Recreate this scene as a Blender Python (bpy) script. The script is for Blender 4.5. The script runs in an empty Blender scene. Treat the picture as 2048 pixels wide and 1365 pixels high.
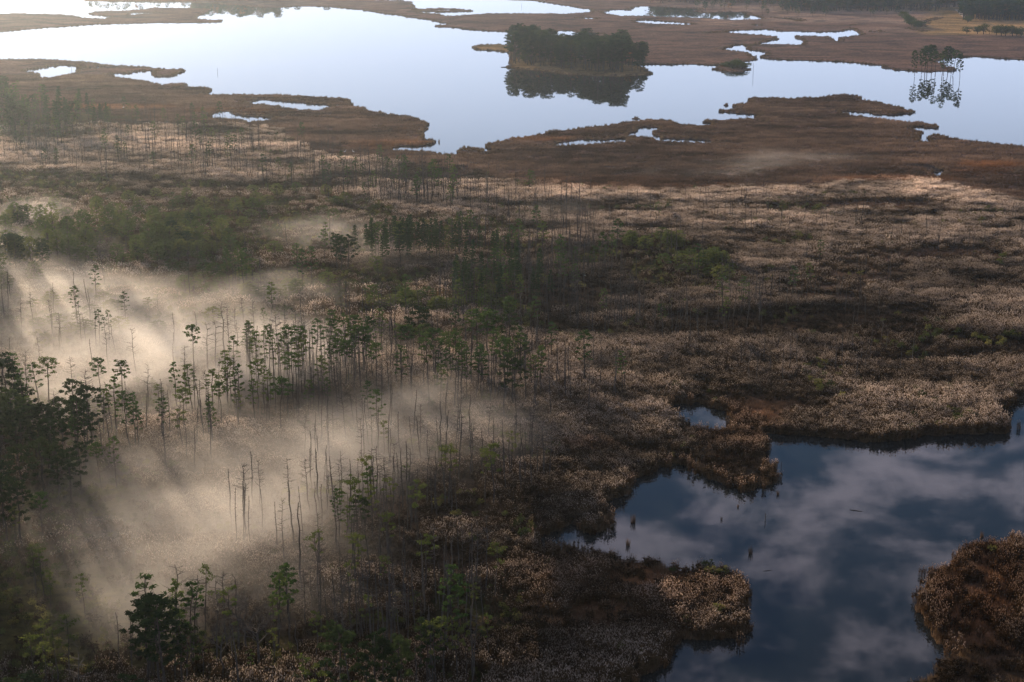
import bpy, math, random
import numpy as np
from mathutils import Vector, Matrix, geometry

# ------------------------------------------------------------------ camera, world, sun
W, HP = 2048.0, 1365.0
CAM_H = 120.0
F = 55.0 / 36.0 * W
PITCH = math.atan(832.0 / F)
CP, SP = math.cos(PITCH), math.sin(PITCH)
HOR = -149.5                      # picture row of the horizon
sc = bpy.context.scene
cam = bpy.data.cameras.new('camera'); cam.lens = 55; cam.sensor_width = 36
cam.clip_start = 1.0; cam.clip_end = 20000
camo = bpy.data.objects.new('camera', cam); sc.collection.objects.link(camo)
camo.location = (0, 0, CAM_H); camo.rotation_euler = (math.pi / 2 - PITCH, 0, 0)
sc.camera = camo

SUN_EL, SUN_AZ = math.radians(12.0), math.radians(-29.4)     # azimuth measured from +Y towards +X
sun_to = Vector((math.sin(SUN_AZ) * math.cos(SUN_EL), math.cos(SUN_AZ) * math.cos(SUN_EL), math.sin(SUN_EL)))
world = bpy.data.worlds.new('World'); sc.world = world; world.use_nodes = True
nt = world.node_tree; nt.nodes.clear()
def N(t, typ, **kw):
    n = t.nodes.new(typ)
    for k, v in kw.items():
        if k.startswith('i_'):
            n.inputs[k[2:].replace('_', ' ')].default_value = v
        else:
            setattr(n, k, v)
    return n
def L(t, a, ao, b, bi):
    t.links.new(a.outputs[ao], b.inputs[bi])
sky = N(nt, 'ShaderNodeTexSky', sky_type='NISHITA', sun_disc=False, sun_elevation=SUN_EL, sun_rotation=SUN_AZ,
        air_density=1.0, dust_density=0.35, ozone_density=4.5, altitude=50)
bg = N(nt, 'ShaderNodeBackground'); bg.inputs['Strength'].default_value = 0.055
out = N(nt, 'ShaderNodeOutputWorld')
# thin high cloud over the whole sky
tc = N(nt, 'ShaderNodeTexCoord'); sep = N(nt, 'ShaderNodeSeparateXYZ'); L(nt, tc, 'Generated', sep, 0)
zc0 = N(nt, 'ShaderNodeMath', operation='MAXIMUM'); L(nt, sep, 'Z', zc0, 0); zc0.inputs[1].default_value = 0.0
zc = N(nt, 'ShaderNodeMath', operation='ADD'); L(nt, zc0, 0, zc, 0); zc.inputs[1].default_value = 0.14
dx = N(nt, 'ShaderNodeMath', operation='DIVIDE'); L(nt, sep, 'X', dx, 0); L(nt, zc, 0, dx, 1)
dy = N(nt, 'ShaderNodeMath', operation='DIVIDE'); L(nt, sep, 'Y', dy, 0); L(nt, zc, 0, dy, 1)
cmb = N(nt, 'ShaderNodeCombineXYZ'); L(nt, dx, 0, cmb, 'X'); L(nt, dy, 0, cmb, 'Y')
cn = N(nt, 'ShaderNodeTexNoise'); cn.inputs['Scale'].default_value = 6.5; cn.inputs['Detail'].default_value = 7
cn.inputs['Roughness'].default_value = 0.66; cn.inputs['Distortion'].default_value = 0.25; L(nt, cmb, 0, cn, 'Vector')
cr = N(nt, 'ShaderNodeMapRange', interpolation_type='SMOOTHSTEP'); L(nt, cn, 'Fac', cr, 'Value')
cr.inputs['From Min'].default_value = 0.42; cr.inputs['From Max'].default_value = 0.66
cf = N(nt, 'ShaderNodeMapRange'); L(nt, sep, 'Z', cf, 'Value')
cf.inputs['From Min'].default_value = 0.16; cf.inputs['From Max'].default_value = 0.30
cf.inputs['To Min'].default_value = 0.03; cf.inputs['To Max'].default_value = 0.62
cm = N(nt, 'ShaderNodeMath', operation='MULTIPLY'); L(nt, cr, 0, cm, 0); L(nt, cf, 0, cm, 1)
mx = N(nt, 'ShaderNodeMixRGB'); L(nt, cm, 0, mx, 'Fac'); L(nt, sky, 0, mx, 'Color1')
mx.inputs['Color2'].default_value = (19.0, 17.3, 20.5, 1)
vl = N(nt, 'ShaderNodeMapRange', interpolation_type='SMOOTHSTEP'); L(nt, sep, 'Z', vl, 'Value')   # pale veil low over the horizon
vl.inputs['From Min'].default_value = 0.07; vl.inputs['From Max'].default_value = 0.30; vl.inputs['To Min'].default_value = 0.85; vl.inputs['To Max'].default_value = 0.0
mv = N(nt, 'ShaderNodeMixRGB'); L(nt, vl, 0, mv, 'Fac'); L(nt, mx, 0, mv, 'Color1'); mv.inputs['Color2'].default_value = (12.6, 14.8, 20.0, 1)
L(nt, mv, 0, bg, 'Color'); L(nt, bg, 0, out, 'Surface')

sun = bpy.data.lights.new('sun', 'SUN'); sun.energy = 5.0; sun.angle = math.radians(0.5); sun.color = (1.0, 0.765, 0.53)
suno = bpy.data.objects.new('sun', sun); sc.collection.objects.link(suno)
suno.rotation_euler = (-sun_to).to_track_quat('-Z', 'Y').to_euler(); suno.location = (-300, 600, 200)
sc.view_settings.view_transform = 'Standard'; sc.view_settings.look = 'None'
sc.view_settings.exposure = 0.60; sc.view_settings.gamma = 1.0
sc.render.engine = 'CYCLES'
cy = sc.cycles
cy.max_bounces = 6; cy.diffuse_bounces = 2; cy.glossy_bounces = 3; cy.transmission_bounces = 3; cy.volume_bounces = 2
cy.transparent_max_bounces = 4; cy.use_denoising = True; cy.caustics_reflective = False; cy.caustics_refractive = False
cy.sample_clamp_indirect = 4.0; cy.volume_max_steps = 256

# ------------------------------------------------------------------ picture <-> ground helpers
def g(x, y):
    dxp = x - 1024.0; dyp = y - 682.5
    Yd = F * CP - dyp * SP; Zd = -F * SP - dyp * CP
    t = -CAM_H / Zd
    return (dxp * t, Yd * t)
def gv(x, y):
    dxp = x - 1024.0; dyp = y - 682.5
    t = CAM_H / (F * SP + dyp * CP)
    return dxp * t, (F * CP - dyp * SP) * t
def pix(X, Y, Z=0.0):
    d = Y * CP - (Z - CAM_H) * SP
    u = Y * SP + (Z - CAM_H) * CP
    return 1024.0 + F * X / d, 682.5 - F * u / d

rs = np.random.RandomState(7)
rnd = random.Random(11)
_tab = rs.rand(256, 256)
def vnoise(X, Y, s, ox=0):
    x = np.asarray(X) / s + 31.7 + ox; y = np.asarray(Y) / s + 17.3 + ox * 1.7
    xi = np.floor(x).astype(int); yi = np.floor(y).astype(int)
    fx = x - xi; fy = y - yi; fx = fx * fx * (3 - 2 * fx); fy = fy * fy * (3 - 2 * fy)
    a = _tab[xi % 256, yi % 256]; b = _tab[(xi + 1) % 256, yi % 256]
    c = _tab[xi % 256, (yi + 1) % 256]; d = _tab[(xi + 1) % 256, (yi + 1) % 256]
    return (a * (1 - fx) + b * fx) * (1 - fy) + (c * (1 - fx) + d * fx) * fy
def fbm(X, Y, s, ox=0, o=3):
    v = 0; a = 0.5; t = 0
    for i in range(o):
        v = v + a * vnoise(X, Y, s / 2 ** i, ox + i * 13); t += a; a *= 0.55
    return v / t

# ------------------------------------------------------------------ shorelines (traced, then set on the ground)
def R1(*p): return [(a / 2.926, b / 2.926) for a, b in p]
def R2(*p): return [(674 + a / 2.926, b / 2.926) for a, b in p]
def R3(*p): return [(1348 + a / 2.926, b / 2.926) for a, b in p]
def RF(*p): return [(1700 + a / 5.885, b / 5.885) for a, b in p]

near_land = ([(-700, 112), (-200, 116)] +
  R1((0,352),(250,352),(430,362),(560,372),(580,385),(620,384),(750,392),(880,400),(960,408),(1060,410),(1062,428),(1015,448),
     (900,450),(890,430),(940,418),(885,415),(800,420),(760,432),(700,430),(625,438),(720,462),(800,475),(880,490),(950,503),
     (1010,495),(1085,495),(1100,503),(1030,512),(1100,515),(1190,515),(1240,528),(1215,545),(1180,557),(1290,558),(1420,560),
     (1600,560),(1750,565),(1860,572),(1990,580)) +
  R2((30,580),(80,590),(78,602),(40,604),(120,630),(250,660),(270,672),(350,680),(440,690),(510,715),(540,728),(510,745),(495,775),
     (500,800),(510,820),(575,828),(575,840),(520,850),(480,860),(400,858),(330,865),(295,880),(400,888),(520,893),(600,905),
     (615,915),(690,910),(705,890),(740,870),(790,868),(820,878),(860,882),(865,895),(905,888),(910,878),(875,865),(880,850),
     (940,835),(1040,810),(1170,800),(1270,770),(1400,760),(1530,745),(1640,730),(1760,715),(1850,705),(1960,712)) +
  R3((30,735),(160,740),(220,735),(225,725),(170,720),(180,708),(250,708),(330,708),(430,700),(480,712),(540,722),(545,710),
     (530,705),(470,700),(480,685),(540,680),(540,672),(430,670),(360,665),(260,655),(265,648),(370,645),(375,615),(430,608),
     (435,585),(480,575),(600,577),(700,582),(850,575),(930,563),(1000,558),(1080,570),(1090,585),(1180,600),(1260,620),(1340,638),
     (1382,650),(1370,668),(1290,675),(1200,675),(1100,658),(1020,652),(940,650),(990,668),(1060,685),(1150,695),(1230,702),
     (1300,715),(1420,722),(1500,732),(1552,742),(1540,752),(1480,752),(1440,742),(1380,748),(1370,755),(1410,765),(1450,785),
     (1450,835),(1490,840),(1500,825),(1480,810),(1530,795),(1600,808),(1700,828),(1800,835),(1900,850),(2048,862)) +
  [(2250, 318), (2700, 350), (3300, 380), (3300, 1900), (-900, 1900)])
pond = [(1460,868),(1530,868),(1600,872),(1700,880),(1760,885),(1850,870),(1950,870),(2010,868),(2020,852),(1990,842),(2000,820),(2030,800),
        (2100,790),(2300,800),(2500,880),(2500,1010),(2300,1060),(2120,1085),(2048,1098),(1985,1096),(1925,1112),(1905,1135),(1862,1160),
        (1862,1185),(1835,1225),(1868,1262),(1885,1290),(1940,1300),(1900,1325),(1868,1355),(1835,1380),(1800,1430),(1700,1560),(1400,1600),
        (1230,1480),(1235,1390),(1250,1365),(1300,1345),(1335,1310),(1372,1278),(1420,1282),(1470,1278),(1492,1250),(1490,1190),(1462,1155),
        (1420,1148),(1352,1150),(1330,1138),(1290,1128),(1250,1130),(1190,1112),(1150,1108),(1085,1102),(1062,1078),(1110,1062),(1140,1048),
        (1180,1072),(1203,1062),(1200,1012),(1215,1000),(1254,990),(1254,966),(1290,950),(1340,927),(1392,936),(1402,950),(1450,966),
        (1500,985),(1543,970),(1545,942),(1526,912),(1528,885)]
pond_arm = [(1328,824),(1338,808),(1400,804),(1462,824),(1482,845),(1462,872),(1410,868),(1362,852)]
puddle = [(1395,900),(1412,886),(1430,878),(1438,896),(1412,914)]
near_holes = [pond, pond_arm, puddle,
  R1((135,415),(230,400),(340,385),(420,385),(450,398),(560,395),(585,388),(560,405),(500,402),(470,408),(450,425),(400,440),(330,455),(300,463),(245,458),(220,445)),
  R1((1435,600),(1500,585),(1600,590),(1700,598),(1800,608),(1900,615),(1955,622),(1920,638),(1850,652),(1760,652),(1700,640),(1640,625),(1540,618),(1460,612)),
  R1((1195,690),(1230,670),(1290,655),(1370,650),(1370,670),(1440,682),(1540,685),(1620,692),(1580,708),(1500,715),(1450,725),(1380,705),(1300,700),(1225,692)),
  R2((1230,850),(1330,832),(1440,818),(1560,822),(1690,812),(1700,790),(1740,750),(1800,742),(1890,748),(1870,770),(1865,795),(1900,812),(1990,815)) +
  R3((80,815),(180,822),(270,840),(150,840),(0,836)) + R2((1860,827),(1780,805),(1720,802),(1710,828),(1560,845),(1400,855),(1300,858)),
  R3((1505,1030),(1530,1010),(1560,990),(1582,1003),(1565,1022),(1545,1040)), R3((1980,1010),(2010,1000),(2025,1008),(2000,1020)),
  R2((225,744),(245,740),(262,743),(250,750)), R3((1045,768),(1060,762),(1075,768)), R3((2040,1010),(2060,1006),(2065,1012))]
west_island = ([(-700, 20), (-200, 26)] + R1((0,85),(130,82),(330,88),(430,95),(530,110),(600,115),(660,98),(560,92),(520,80),(560,70),(680,68),
  (820,60),(900,48),(1100,50),(1220,55),(1180,85),(1130,110),(1200,118),(1290,120),(1300,130),(1200,135),(1000,135),(800,138),(600,142),
  (400,155),(330,160),(130,175),(0,188)) + [(-250, 74), (-700, 84)])
west_holes = [R1((735,90),(770,76),(850,76),(950,75),(940,79),(850,82),(780,92))]
far_land = ([(-900, -42), (0, -26), (160, -9), (172, 2)] + R1((620,10),(800,14),(1000,14),(1240,18),(1400,30),(1540,45),(1640,45),(1750,38),(1900,40)) +
  R2((0,45),(150,60),(300,85),(450,105),(600,130),(650,142),(570,158),(700,165),(850,182),(1050,190),(1250,188),(1340,180),(1430,192),
     (1560,200),(1430,212),(1420,225),(1350,235),(1380,275),(1500,330),(1650,365),(1820,380),(1960,382)) +
  R3((0,380),(130,378),(220,385),(300,375),(380,368),(440,360),(462,354),(482,335),(440,315),(360,303),(280,292),(330,277),(400,264),
     (430,270),(560,240),(615,230),(600,218),(520,210),(400,202),(280,191),(330,183),(540,173),(620,185),(720,185),(850,190),
     (1000,182),(1040,168),(1110,205),(1060,212),(975,222),(960,245),(930,240),(900,217),(710,213),(712,225),(760,240),(760,262),(740,268),
     (640,262),(520,262),(440,272),(425,284),(440,295),(520,303),(535,312),(510,338),(570,348),(640,352),(760,355),(900,360),
     (1100,375),(1215,385),(1220,400),(1300,412),(1400,418),(1500,422),(1620,418),(1650,412),(1640,402),(1590,392),(1570,374),
     (1505,360),(1560,350),(1690,335),(1800,335),(1900,345),(2048,352)) + [(2300, 128), (3400, 150), (3400, -86), (-900, -86)])
far_holes = [
  R2((200,-40),(220,5),(350,10),(420,12),(450,35),(460,50),(480,72),(600,88),(640,97),(700,95),(900,82),(1100,82),(1340,84),(1440,78),(1500,70),(1490,60),
     (1400,45),(1250,20),(1130,5),(1000,0),(960,-40)),
  R2((1550,75),(1600,58),(1720,60),(1770,38),(1900,40),(1972,45)) + R3((60,48),(160,55),(120,66),(200,78),(330,70),(420,76),(500,105),(520,115),
     (340,120),(180,110),(100,106),(0,103)) + R2((1900,102),(1800,95),(1650,97)),
  R2((1725,125),(1780,118),(1900,125),(1972,130)) + R3((140,142),(60,148),(0,146)) + R2((1850,142),(1750,135)),
  R2((1400,108),(1450,104),(1530,110),(1500,115),(1430,112)), R3((590,108),(650,105),(760,120),(740,128),(690,118)),
  R3((180,192),(240,188),(250,193),(200,198)), R3((465,148),(500,147),(510,153),(480,155)),
  R3((1150,186),(1200,184),(1210,190),(1160,192)), R3((1045,150),(1050,149),(1052,151)),
  RF((1045,212),(1045,224),(960,247),(870,302),(845,322),(826,314),(833,288),(930,234)), RF((732,335),(778,350),(776,362),(738,356)),
  RF((818,343),(890,374),(850,381))]
pine_island = R2((990,396),(1020,385),(1035,360),(1010,335),(1000,308),(930,300),(850,296),(800,288),(788,278),(850,266),(930,262),(1030,274),(1150,290),(1300,312),(1500,345),
  (1700,372),(1790,398),(1830,425),(1832,438),(1650,449),(1500,446),(1300,431),(1150,411),(1040,399))
islet = R3((220,408),(260,390),(340,372),(420,386),(452,410),(400,421),(280,423))
upper_islet = R2((445,58),(600,50),(700,53),(780,62),(780,70),(600,73),(465,66))
upper_islet_hole = R2((560,60),(640,57),(700,58),(690,62),(600,64))
bits = [R2((1725,697),(1750,694),(1772,697),(1750,701)), R2((1695,826),(1708,822),(1716,830),(1700,834)), R3((290,618),(310,615),(318,621)), R3((350,616),(366,613),(368,620)),
        R1((890,434),(896,432),(896,440))]

def jag(poly, amp=1.0, seed=0):
    r = random.Random(seed + len(poly)); w = [g(*p) for p in poly]; res = []
    n = len(w)
    for i in range(n):
        a, b = w[i], w[(i + 1) % n]
        d = math.hypot(*(0.5 * (a[0] + b[0]), 0.5 * (a[1] + b[1])))
        seg = math.hypot(b[0] - a[0], b[1] - a[1])
        step = max(1.6, d * 0.0042)
        px, _ = pix(a[0], a[1])
        if px < -350 or px > 2450 or a[1] > 4000 or a[1] < 180:
            step = 60
        def rec(p, q, l):
            if l < step:
                res.append(p); return
            k = 0.16 * amp * min(l, 22) * r.uniform(-1, 1)
            if step >= 60: k = 0
            nx, ny = -(q[1] - p[1]) / l, (q[0] - p[0]) / l
            m = (0.5 * (p[0] + q[0]) + nx * k, 0.5 * (p[1] + q[1]) + ny * k)
            rec(p, m, math.dist(p, m)); rec(m, q, math.dist(m, q))
        rec(a, b, seg)
    return res
POLYS = [[jag(near_land)] + [jag(h) for h in near_holes],
         [jag(west_island)] + [jag(h) for h in west_holes],
         [jag(far_land)] + [jag(h) for h in far_holes],
         [jag(pine_island)], [jag(islet)], [jag(upper_islet), jag(upper_islet_hole)]] + [[jag(b)] for b in bits]

# land mask in a ground-locked raster (rows follow distance, so that far shores keep their detail)
MX0, MX1, MY0, MY1 = -500.0, 2560.0, -88.0, 1720.0
MW, MH = int(MX1 - MX0), int(MY1 - MY0)
mask = np.zeros((MH, MW), bool)
for grp in POLYS:
    for poly in grp:
        P = np.array([pix(x, y) for x, y in poly]); Q = np.roll(P, -1, 0)
        y0 = P[:, 1]; y1 = Q[:, 1]
        ymin = max(0, int(math.floor(min(y0.min(), y1.min()) - MY0))); ymax = min(MH - 1, int(math.ceil(max(y0.max(), y1.max()) - MY0)))
        for r in range(ymin, ymax + 1):
            yy = MY0 + r + 0.5
            k = (y0 > yy) != (y1 > yy)
            if not k.any(): continue
            xs = np.sort(P[k, 0] + (yy - y0[k]) / (y1[k] - y0[k]) * (Q[k, 0] - P[k, 0])) - MX0
            xs = np.clip(np.round(xs).astype(int), 0, MW)
            for a, b in zip(xs[0::2], xs[1::2]):
                mask[r, a:b] ^= True
def land(X, Y):
    x, y = pix(np.asarray(X, float), np.asarray(Y, float))
    xi = np.clip((x - MX0).astype(int), 0, MW - 1); yi = np.clip((y - MY0).astype(int), 0, MH - 1)
    return mask[yi, xi]
def near_shore(X, Y, r):
    v = np.zeros(len(X), bool)
    for k in range(8):
        a = k * math.pi / 4
        v |= ~land(X + r * math.cos(a), Y + r * math.sin(a))
    return v

# ------------------------------------------------------------------ vegetation zones on the ground
def ell(x, y, cx, cy, rx, ry, soft=0.35):
    d = np.sqrt(((x - cx) / rx) ** 2 + ((y - cy) / ry) ** 2)
    return np.clip((1 + soft - d) / (2 * soft), 0, 1)
_bx = [-600, 0, 60, 200, 320, 560, 660, 760, 960, 1180, 1280, 1480, 1560, 1640, 1690, 1850, 2048, 2600]
_by = [150, 190, 215, 228, 238, 272, 318, 328, 350, 384, 380, 387, 394, 392, 372, 366, 405, 430]
def zones(X, Y):
    """weights: reed, sedge, shrub, orange, field for ground points"""
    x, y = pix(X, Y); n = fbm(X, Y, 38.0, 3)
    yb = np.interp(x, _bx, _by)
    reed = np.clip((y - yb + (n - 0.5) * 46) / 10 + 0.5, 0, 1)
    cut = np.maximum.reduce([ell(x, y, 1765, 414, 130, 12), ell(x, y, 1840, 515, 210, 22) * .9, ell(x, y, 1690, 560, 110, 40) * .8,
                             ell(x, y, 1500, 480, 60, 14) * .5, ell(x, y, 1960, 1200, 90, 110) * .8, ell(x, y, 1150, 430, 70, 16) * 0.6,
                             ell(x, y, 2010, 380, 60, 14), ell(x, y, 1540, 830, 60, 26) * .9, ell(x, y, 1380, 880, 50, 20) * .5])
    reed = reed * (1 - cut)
    gr = np.maximum.reduce([ell(x, y, 250, 500, 420, 75) * .75, ell(x, y, 560, 440, 240, 60), ell(x, y, 60, 400, 260, 55) * .8, ell(x, y, 640, 600, 340, 60),
                            ell(x, y, 880, 590, 170, 50), ell(x, y, 1370, 540, 110, 45), ell(x, y, 860, 1290, 330, 130) * .75,
                            ell(x, y, 120, 1180, 260, 220), ell(x, y, 60, 850, 220, 100), ell(x, y, 300, 800, 260, 40) * .6, ell(x, y, 180, 640, 280, 60) * .7,
                            ell(x, y, 860, 470, 200, 40) * .8, ell(x, y, 420, 1320, 260, 70) * .9, ell(x, y, 100, 260, 220, 40) * .6,
                            ell(x, y, 1100, 520, 160, 30) * .5])
    shrub = np.clip((gr + (n - 0.5) * 1.1 - 0.35) / 0.3, 0, 1) * (y > yb - 12)
    orange = np.maximum.reduce([ell(x, y, 1985, 332, 70, 7), ell(x, y, 1790, 362, 120, 9) * .7, ell(x, y, 1240, 372, 200, 16) * .5, ell(x, y, 1180, 905, 60, 12) * 0.5,
                                ell(x, y, 240, 216, 110, 5) * .8, ell(x, y, 470, 224, 90, 6) * .7, ell(x, y, 1480, 870, 90, 60) * .45,
                                ell(x, y, 1080, 280, 70, 5) * .8, ell(x, y, 790, 292, 90, 9) * .5, ell(x, y, 1950, 1180, 110, 120) * .6,
                                ell(x, y, 1300, 1180, 260, 90) * .35, ell(x, y, 1960, 345, 60, 6) * .6])
    orange = np.clip(orange * (0.45 + 1.1 * n), 0, 1)
    field = np.where((y < 72) & (y > 16) & (x > 1850 + np.clip(y - 20, 0, 30) * 0.1 - np.clip(y - 44, 0, 40) * 0.6), 1.0, 0.0) * (y < 70 + (x - 1840) * 0.02)
    return x, y, n, reed, shrub, orange, field

# ------------------------------------------------------------------ materials
def new_mat(name):
    m = bpy.data.materials.new(name); m.use_nodes = True; m.node_tree.nodes.clear(); return m, m.node_tree
def ramp(t, stops):
    r = N(t, 'ShaderNodeValToRGB'); e = r.color_ramp.elements
    e[0].position, e[0].color = stops[0][0], (*stops[0][1], 1)
    e[1].position, e[1].color = stops[-1][0], (*stops[-1][1], 1)
    for p, c in stops[1:-1]:
        q = e.new(p); q.color = (*c, 1)
    return r
def leafy(name, stops, trans=0.45, tint=False, noise_scale=0.0):
    m, t = new_mat(name); o = N(t, 'ShaderNodeOutputMaterial')
    oi = N(t, 'ShaderNodeObjectInfo'); r = ramp(t, stops)
    if noise_scale:
        tc = N(t, 'ShaderNodeTexCoord'); nz = N(t, 'ShaderNodeTexNoise'); nz.inputs['Scale'].default_value = noise_scale
        L(t, tc, 'Object', nz, 'Vector')
        ad = N(t, 'ShaderNodeMath', operation='MULTIPLY_ADD'); L(t, nz, 'Fac', ad, 0); ad.inputs[1].default_value = 1.3; ad.inputs[2].default_value = -0.65
        a2 = N(t, 'ShaderNodeMath', operation='ADD'); L(t, ad, 0, a2, 0); L(t, oi, 'Random', a2, 1); L(t, a2, 0, r, 'Fac')
    else:
        L(t, oi, 'Random', r, 'Fac')
    col = (r, 0)
    if tint:
        at = N(t, 'ShaderNodeAttribute', attribute_type='INSTANCER', attribute_name='tint')
        mm = N(t, 'ShaderNodeMixRGB', blend_type='MULTIPLY'); mm.inputs['Fac'].default_value = 1
        L(t, r, 0, mm, 'Color1'); L(t, at, 'Color', mm, 'Color2'); col = (mm, 0)
    d = N(t, 'ShaderNodeBsdfDiffuse'); tr = N(t, 'ShaderNodeBsdfTranslucent'); mix = N(t, 'ShaderNodeMixShader')
    mix.inputs[0].default_value = trans
    t.links.new(col[0].outputs[col[1]], d.inputs['Color']); t.links.new(col[0].outputs[col[1]], tr.inputs['Color'])
    L(t, d, 0, mix, 1); L(t, tr, 0, mix, 2); L(t, mix, 0, o, 'Surface')
    return m
M_NEEDLE = leafy('pine_needles', [(0, (.028, .060, .018)), (.5, (.046, .086, .024)), (1, (.085, .115, .032))], .52, noise_scale=.35)
M_ROUND = leafy('young_pine_needles', [(0, (.055, .085, .028)), (.5, (.085, .115, .036)), (1, (.140, .155, .050))], .58, noise_scale=.5)
M_FULL = leafy('dark_needles', [(0, (.016, .030, .013)), (.5, (.022, .040, .015)), (1, (.040, .058, .020))], .32, noise_scale=.35)
M_DENSE = leafy('island_needles', [(0, (.014, .036, .018)), (.5, (.022, .050, .022)), (1, (.055, .080, .028))], .42, noise_scale=.35)
M_NEEDLE_Y = leafy('sunny_needles', [(0, (.060, .090, .022)), (1, (.105, .125, .032))], .5, noise_scale=.35)
M_CEDAR = leafy('cedar_foliage', [(0, (.018, .040, .018)), (1, (.034, .062, .022))], .35)
M_SHRUB = leafy('shrub_leaves', [(0, (.036, .052, .020)), (.5, (.072, .084, .030)), (1, (.130, .122, .046))], .48, tint=True, noise_scale=.4)
M_OAK = leafy('autumn_leaves', [(0, (.045, .070, .020)), (.45, (.10, .09, .03)), (.8, (.22, .11, .03)), (1, (.30, .10, .03))], .45)
M_GREY = leafy('fading_leaves', [(0, (.09, .085, .055)), (1, (.14, .12, .075))], .4)
M_PLUME = leafy('reed_plumes', [(0, (.40, .36, .32)), (.6, (.55, .50, .46)), (1, (.72, .68, .64))], .5, tint=True)
M_STEM = leafy('reed_stems', [(0, (.085, .066, .044)), (1, (.18, .135, .085))], .35, tint=True)
M_SEDGE = leafy('sedge_blades', [(0, (.100, .074, .056)), (1, (.185, .135, .100))], .4, tint=True)

m, t = new_mat('bark'); o = N(t, 'ShaderNodeOutputMaterial'); b = N(t, 'ShaderNodeBsdfPrincipled'); b.inputs['Roughness'].default_value = .95
tc = N(t, 'ShaderNodeTexCoord'); nz = N(t, 'ShaderNodeTexNoise'); nz.inputs['Scale'].default_value = 2.2; nz.inputs['Detail'].default_value = 5; L(t, tc, 'Object', nz, 'Vector')
r = ramp(t, [(.3, (.020, .016, .013)), (.7, (.055, .045, .036))]); L(t, nz, 'Fac', r, 'Fac'); L(t, r, 0, b, 'Base Color'); L(t, b, 0, o, 'Surface'); M_BARK = m
m, t = new_mat('weathered_wood'); o = N(t, 'ShaderNodeOutputMaterial'); b = N(t, 'ShaderNodeBsdfPrincipled'); b.inputs['Roughness'].default_value = .9
tc = N(t, 'ShaderNodeTexCoord'); nz = N(t, 'ShaderNodeTexNoise'); nz.inputs['Scale'].default_value = 1.6; nz.inputs['Detail'].default_value = 6; L(t, tc, 'Object', nz, 'Vector')
r = ramp(t, [(.3, (.022, .019, .016)), (.7, (.065, .057, .050))]); L(t, nz, 'Fac', r, 'Fac'); L(t, r, 0, b, 'Base Color'); L(t, b, 0, o, 'Surface'); M_DEAD = m

m, t = new_mat('marsh_soil'); o = N(t, 'ShaderNodeOutputMaterial'); b = N(t, 'ShaderNodeBsdfDiffuse')
at = N(t, 'ShaderNodeAttribute', attribute_name='Col'); geo = N(t, 'ShaderNodeNewGeometry')
n1 = N(t, 'ShaderNodeTexNoise'); n1.inputs['Scale'].default_value = .35; n1.inputs['Detail'].default_value = 8; n1.inputs['Roughness'].default_value = .7
n2 = N(t, 'ShaderNodeTexNoise'); n2.inputs['Scale'].default_value = .022; n2.inputs['Detail'].default_value = 6; n2.inputs['Roughness'].default_value = .62; n2.inputs['Distortion'].default_value = 1.0
L(t, geo, 'Position', n1, 'Vector'); L(t, geo, 'Position', n2, 'Vector')
r1 = ramp(t, [(.3, (.30, .31, .32)), (.7, (1.7, 1.6, 1.5))]); L(t, n1, 'Fac', r1, 'Fac')
r2 = ramp(t, [(.35, (.50, .55, .60)), (.65, (1.45, 1.28, 1.15))]); L(t, n2, 'Fac', r2, 'Fac')
m1 = N(t, 'ShaderNodeMixRGB', blend_type='MULTIPLY'); m1.inputs[0].default_value = 1; L(t, at, 'Color', m1, 1); L(t, r1, 0, m1, 2)
m2 = N(t, 'ShaderNodeMixRGB', blend_type='MULTIPLY'); m2.inputs[0].default_value = 1; L(t, m1, 0, m2, 1); L(t, r2, 0, m2, 2)
bp = N(t, 'ShaderNodeBump'); bp.inputs['Strength'].default_value = .8; bp.inputs['Distance'].default_value = 1.2; L(t, n1, 'Fac', bp, 'Height'); L(t, bp, 0, b, 'Normal')
L(t, m2, 0, b, 'Color'); L(t, b, 0, o, 'Surface'); M_SOIL = m

m, t = new_mat('still_water'); o = N(t, 'ShaderNodeOutputMaterial'); b = N(t, 'ShaderNodeBsdfPrincipled')
b.inputs['Base Color'].default_value = (.012, .016, .018, 1); b.inputs['Roughness'].default_value = .02; b.inputs['IOR'].default_value = 1.333
geo = N(t, 'ShaderNodeNewGeometry'); nz = N(t, 'ShaderNodeTexNoise'); nz.inputs['Scale'].default_value = .25; nz.inputs['Detail'].default_value = 3
L(t, geo, 'Position', nz, 'Vector'); bp = N(t, 'ShaderNodeBump'); bp.inputs['Strength'].default_value = .05; bp.inputs['Distance'].default_value = .03
L(t, nz, 'Fac', bp, 'Height'); L(t, bp, 0, b, 'Normal'); L(t, b, 0, o, 'Surface'); M_WATER = m
def plain(name, c, rough=.8):
    m, t = new_mat(name); o = N(t, 'ShaderNodeOutputMaterial'); b = N(t, 'ShaderNodeBsdfPrincipled')
    geo = N(t, 'ShaderNodeNewGeometry'); nz = N(t, 'ShaderNodeTexNoise'); nz.inputs['Scale'].default_value = 3; L(t, geo, 'Position', nz, 'Vector')
    r = ramp(t, [(.3, tuple(v * .75 for v in c)), (.7, tuple(min(1, v * 1.2) for v in c))]); L(t, nz, 'Fac', r, 'Fac'); L(t, r, 0, b, 'Base Color')
    b.inputs['Roughness'].default_value = rough; L(t, b, 0, o, 'Surface'); return m
M_WHITE = plain('white_feathers', (.8, .8, .78)); M_TRACK = plain('bare_earth', (.34, .26, .20)); M_BILL = plain('yellow_bill', (.5, .35, .08)); M_LEG = plain('dark_legs', (.03, .03, .03))

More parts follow.
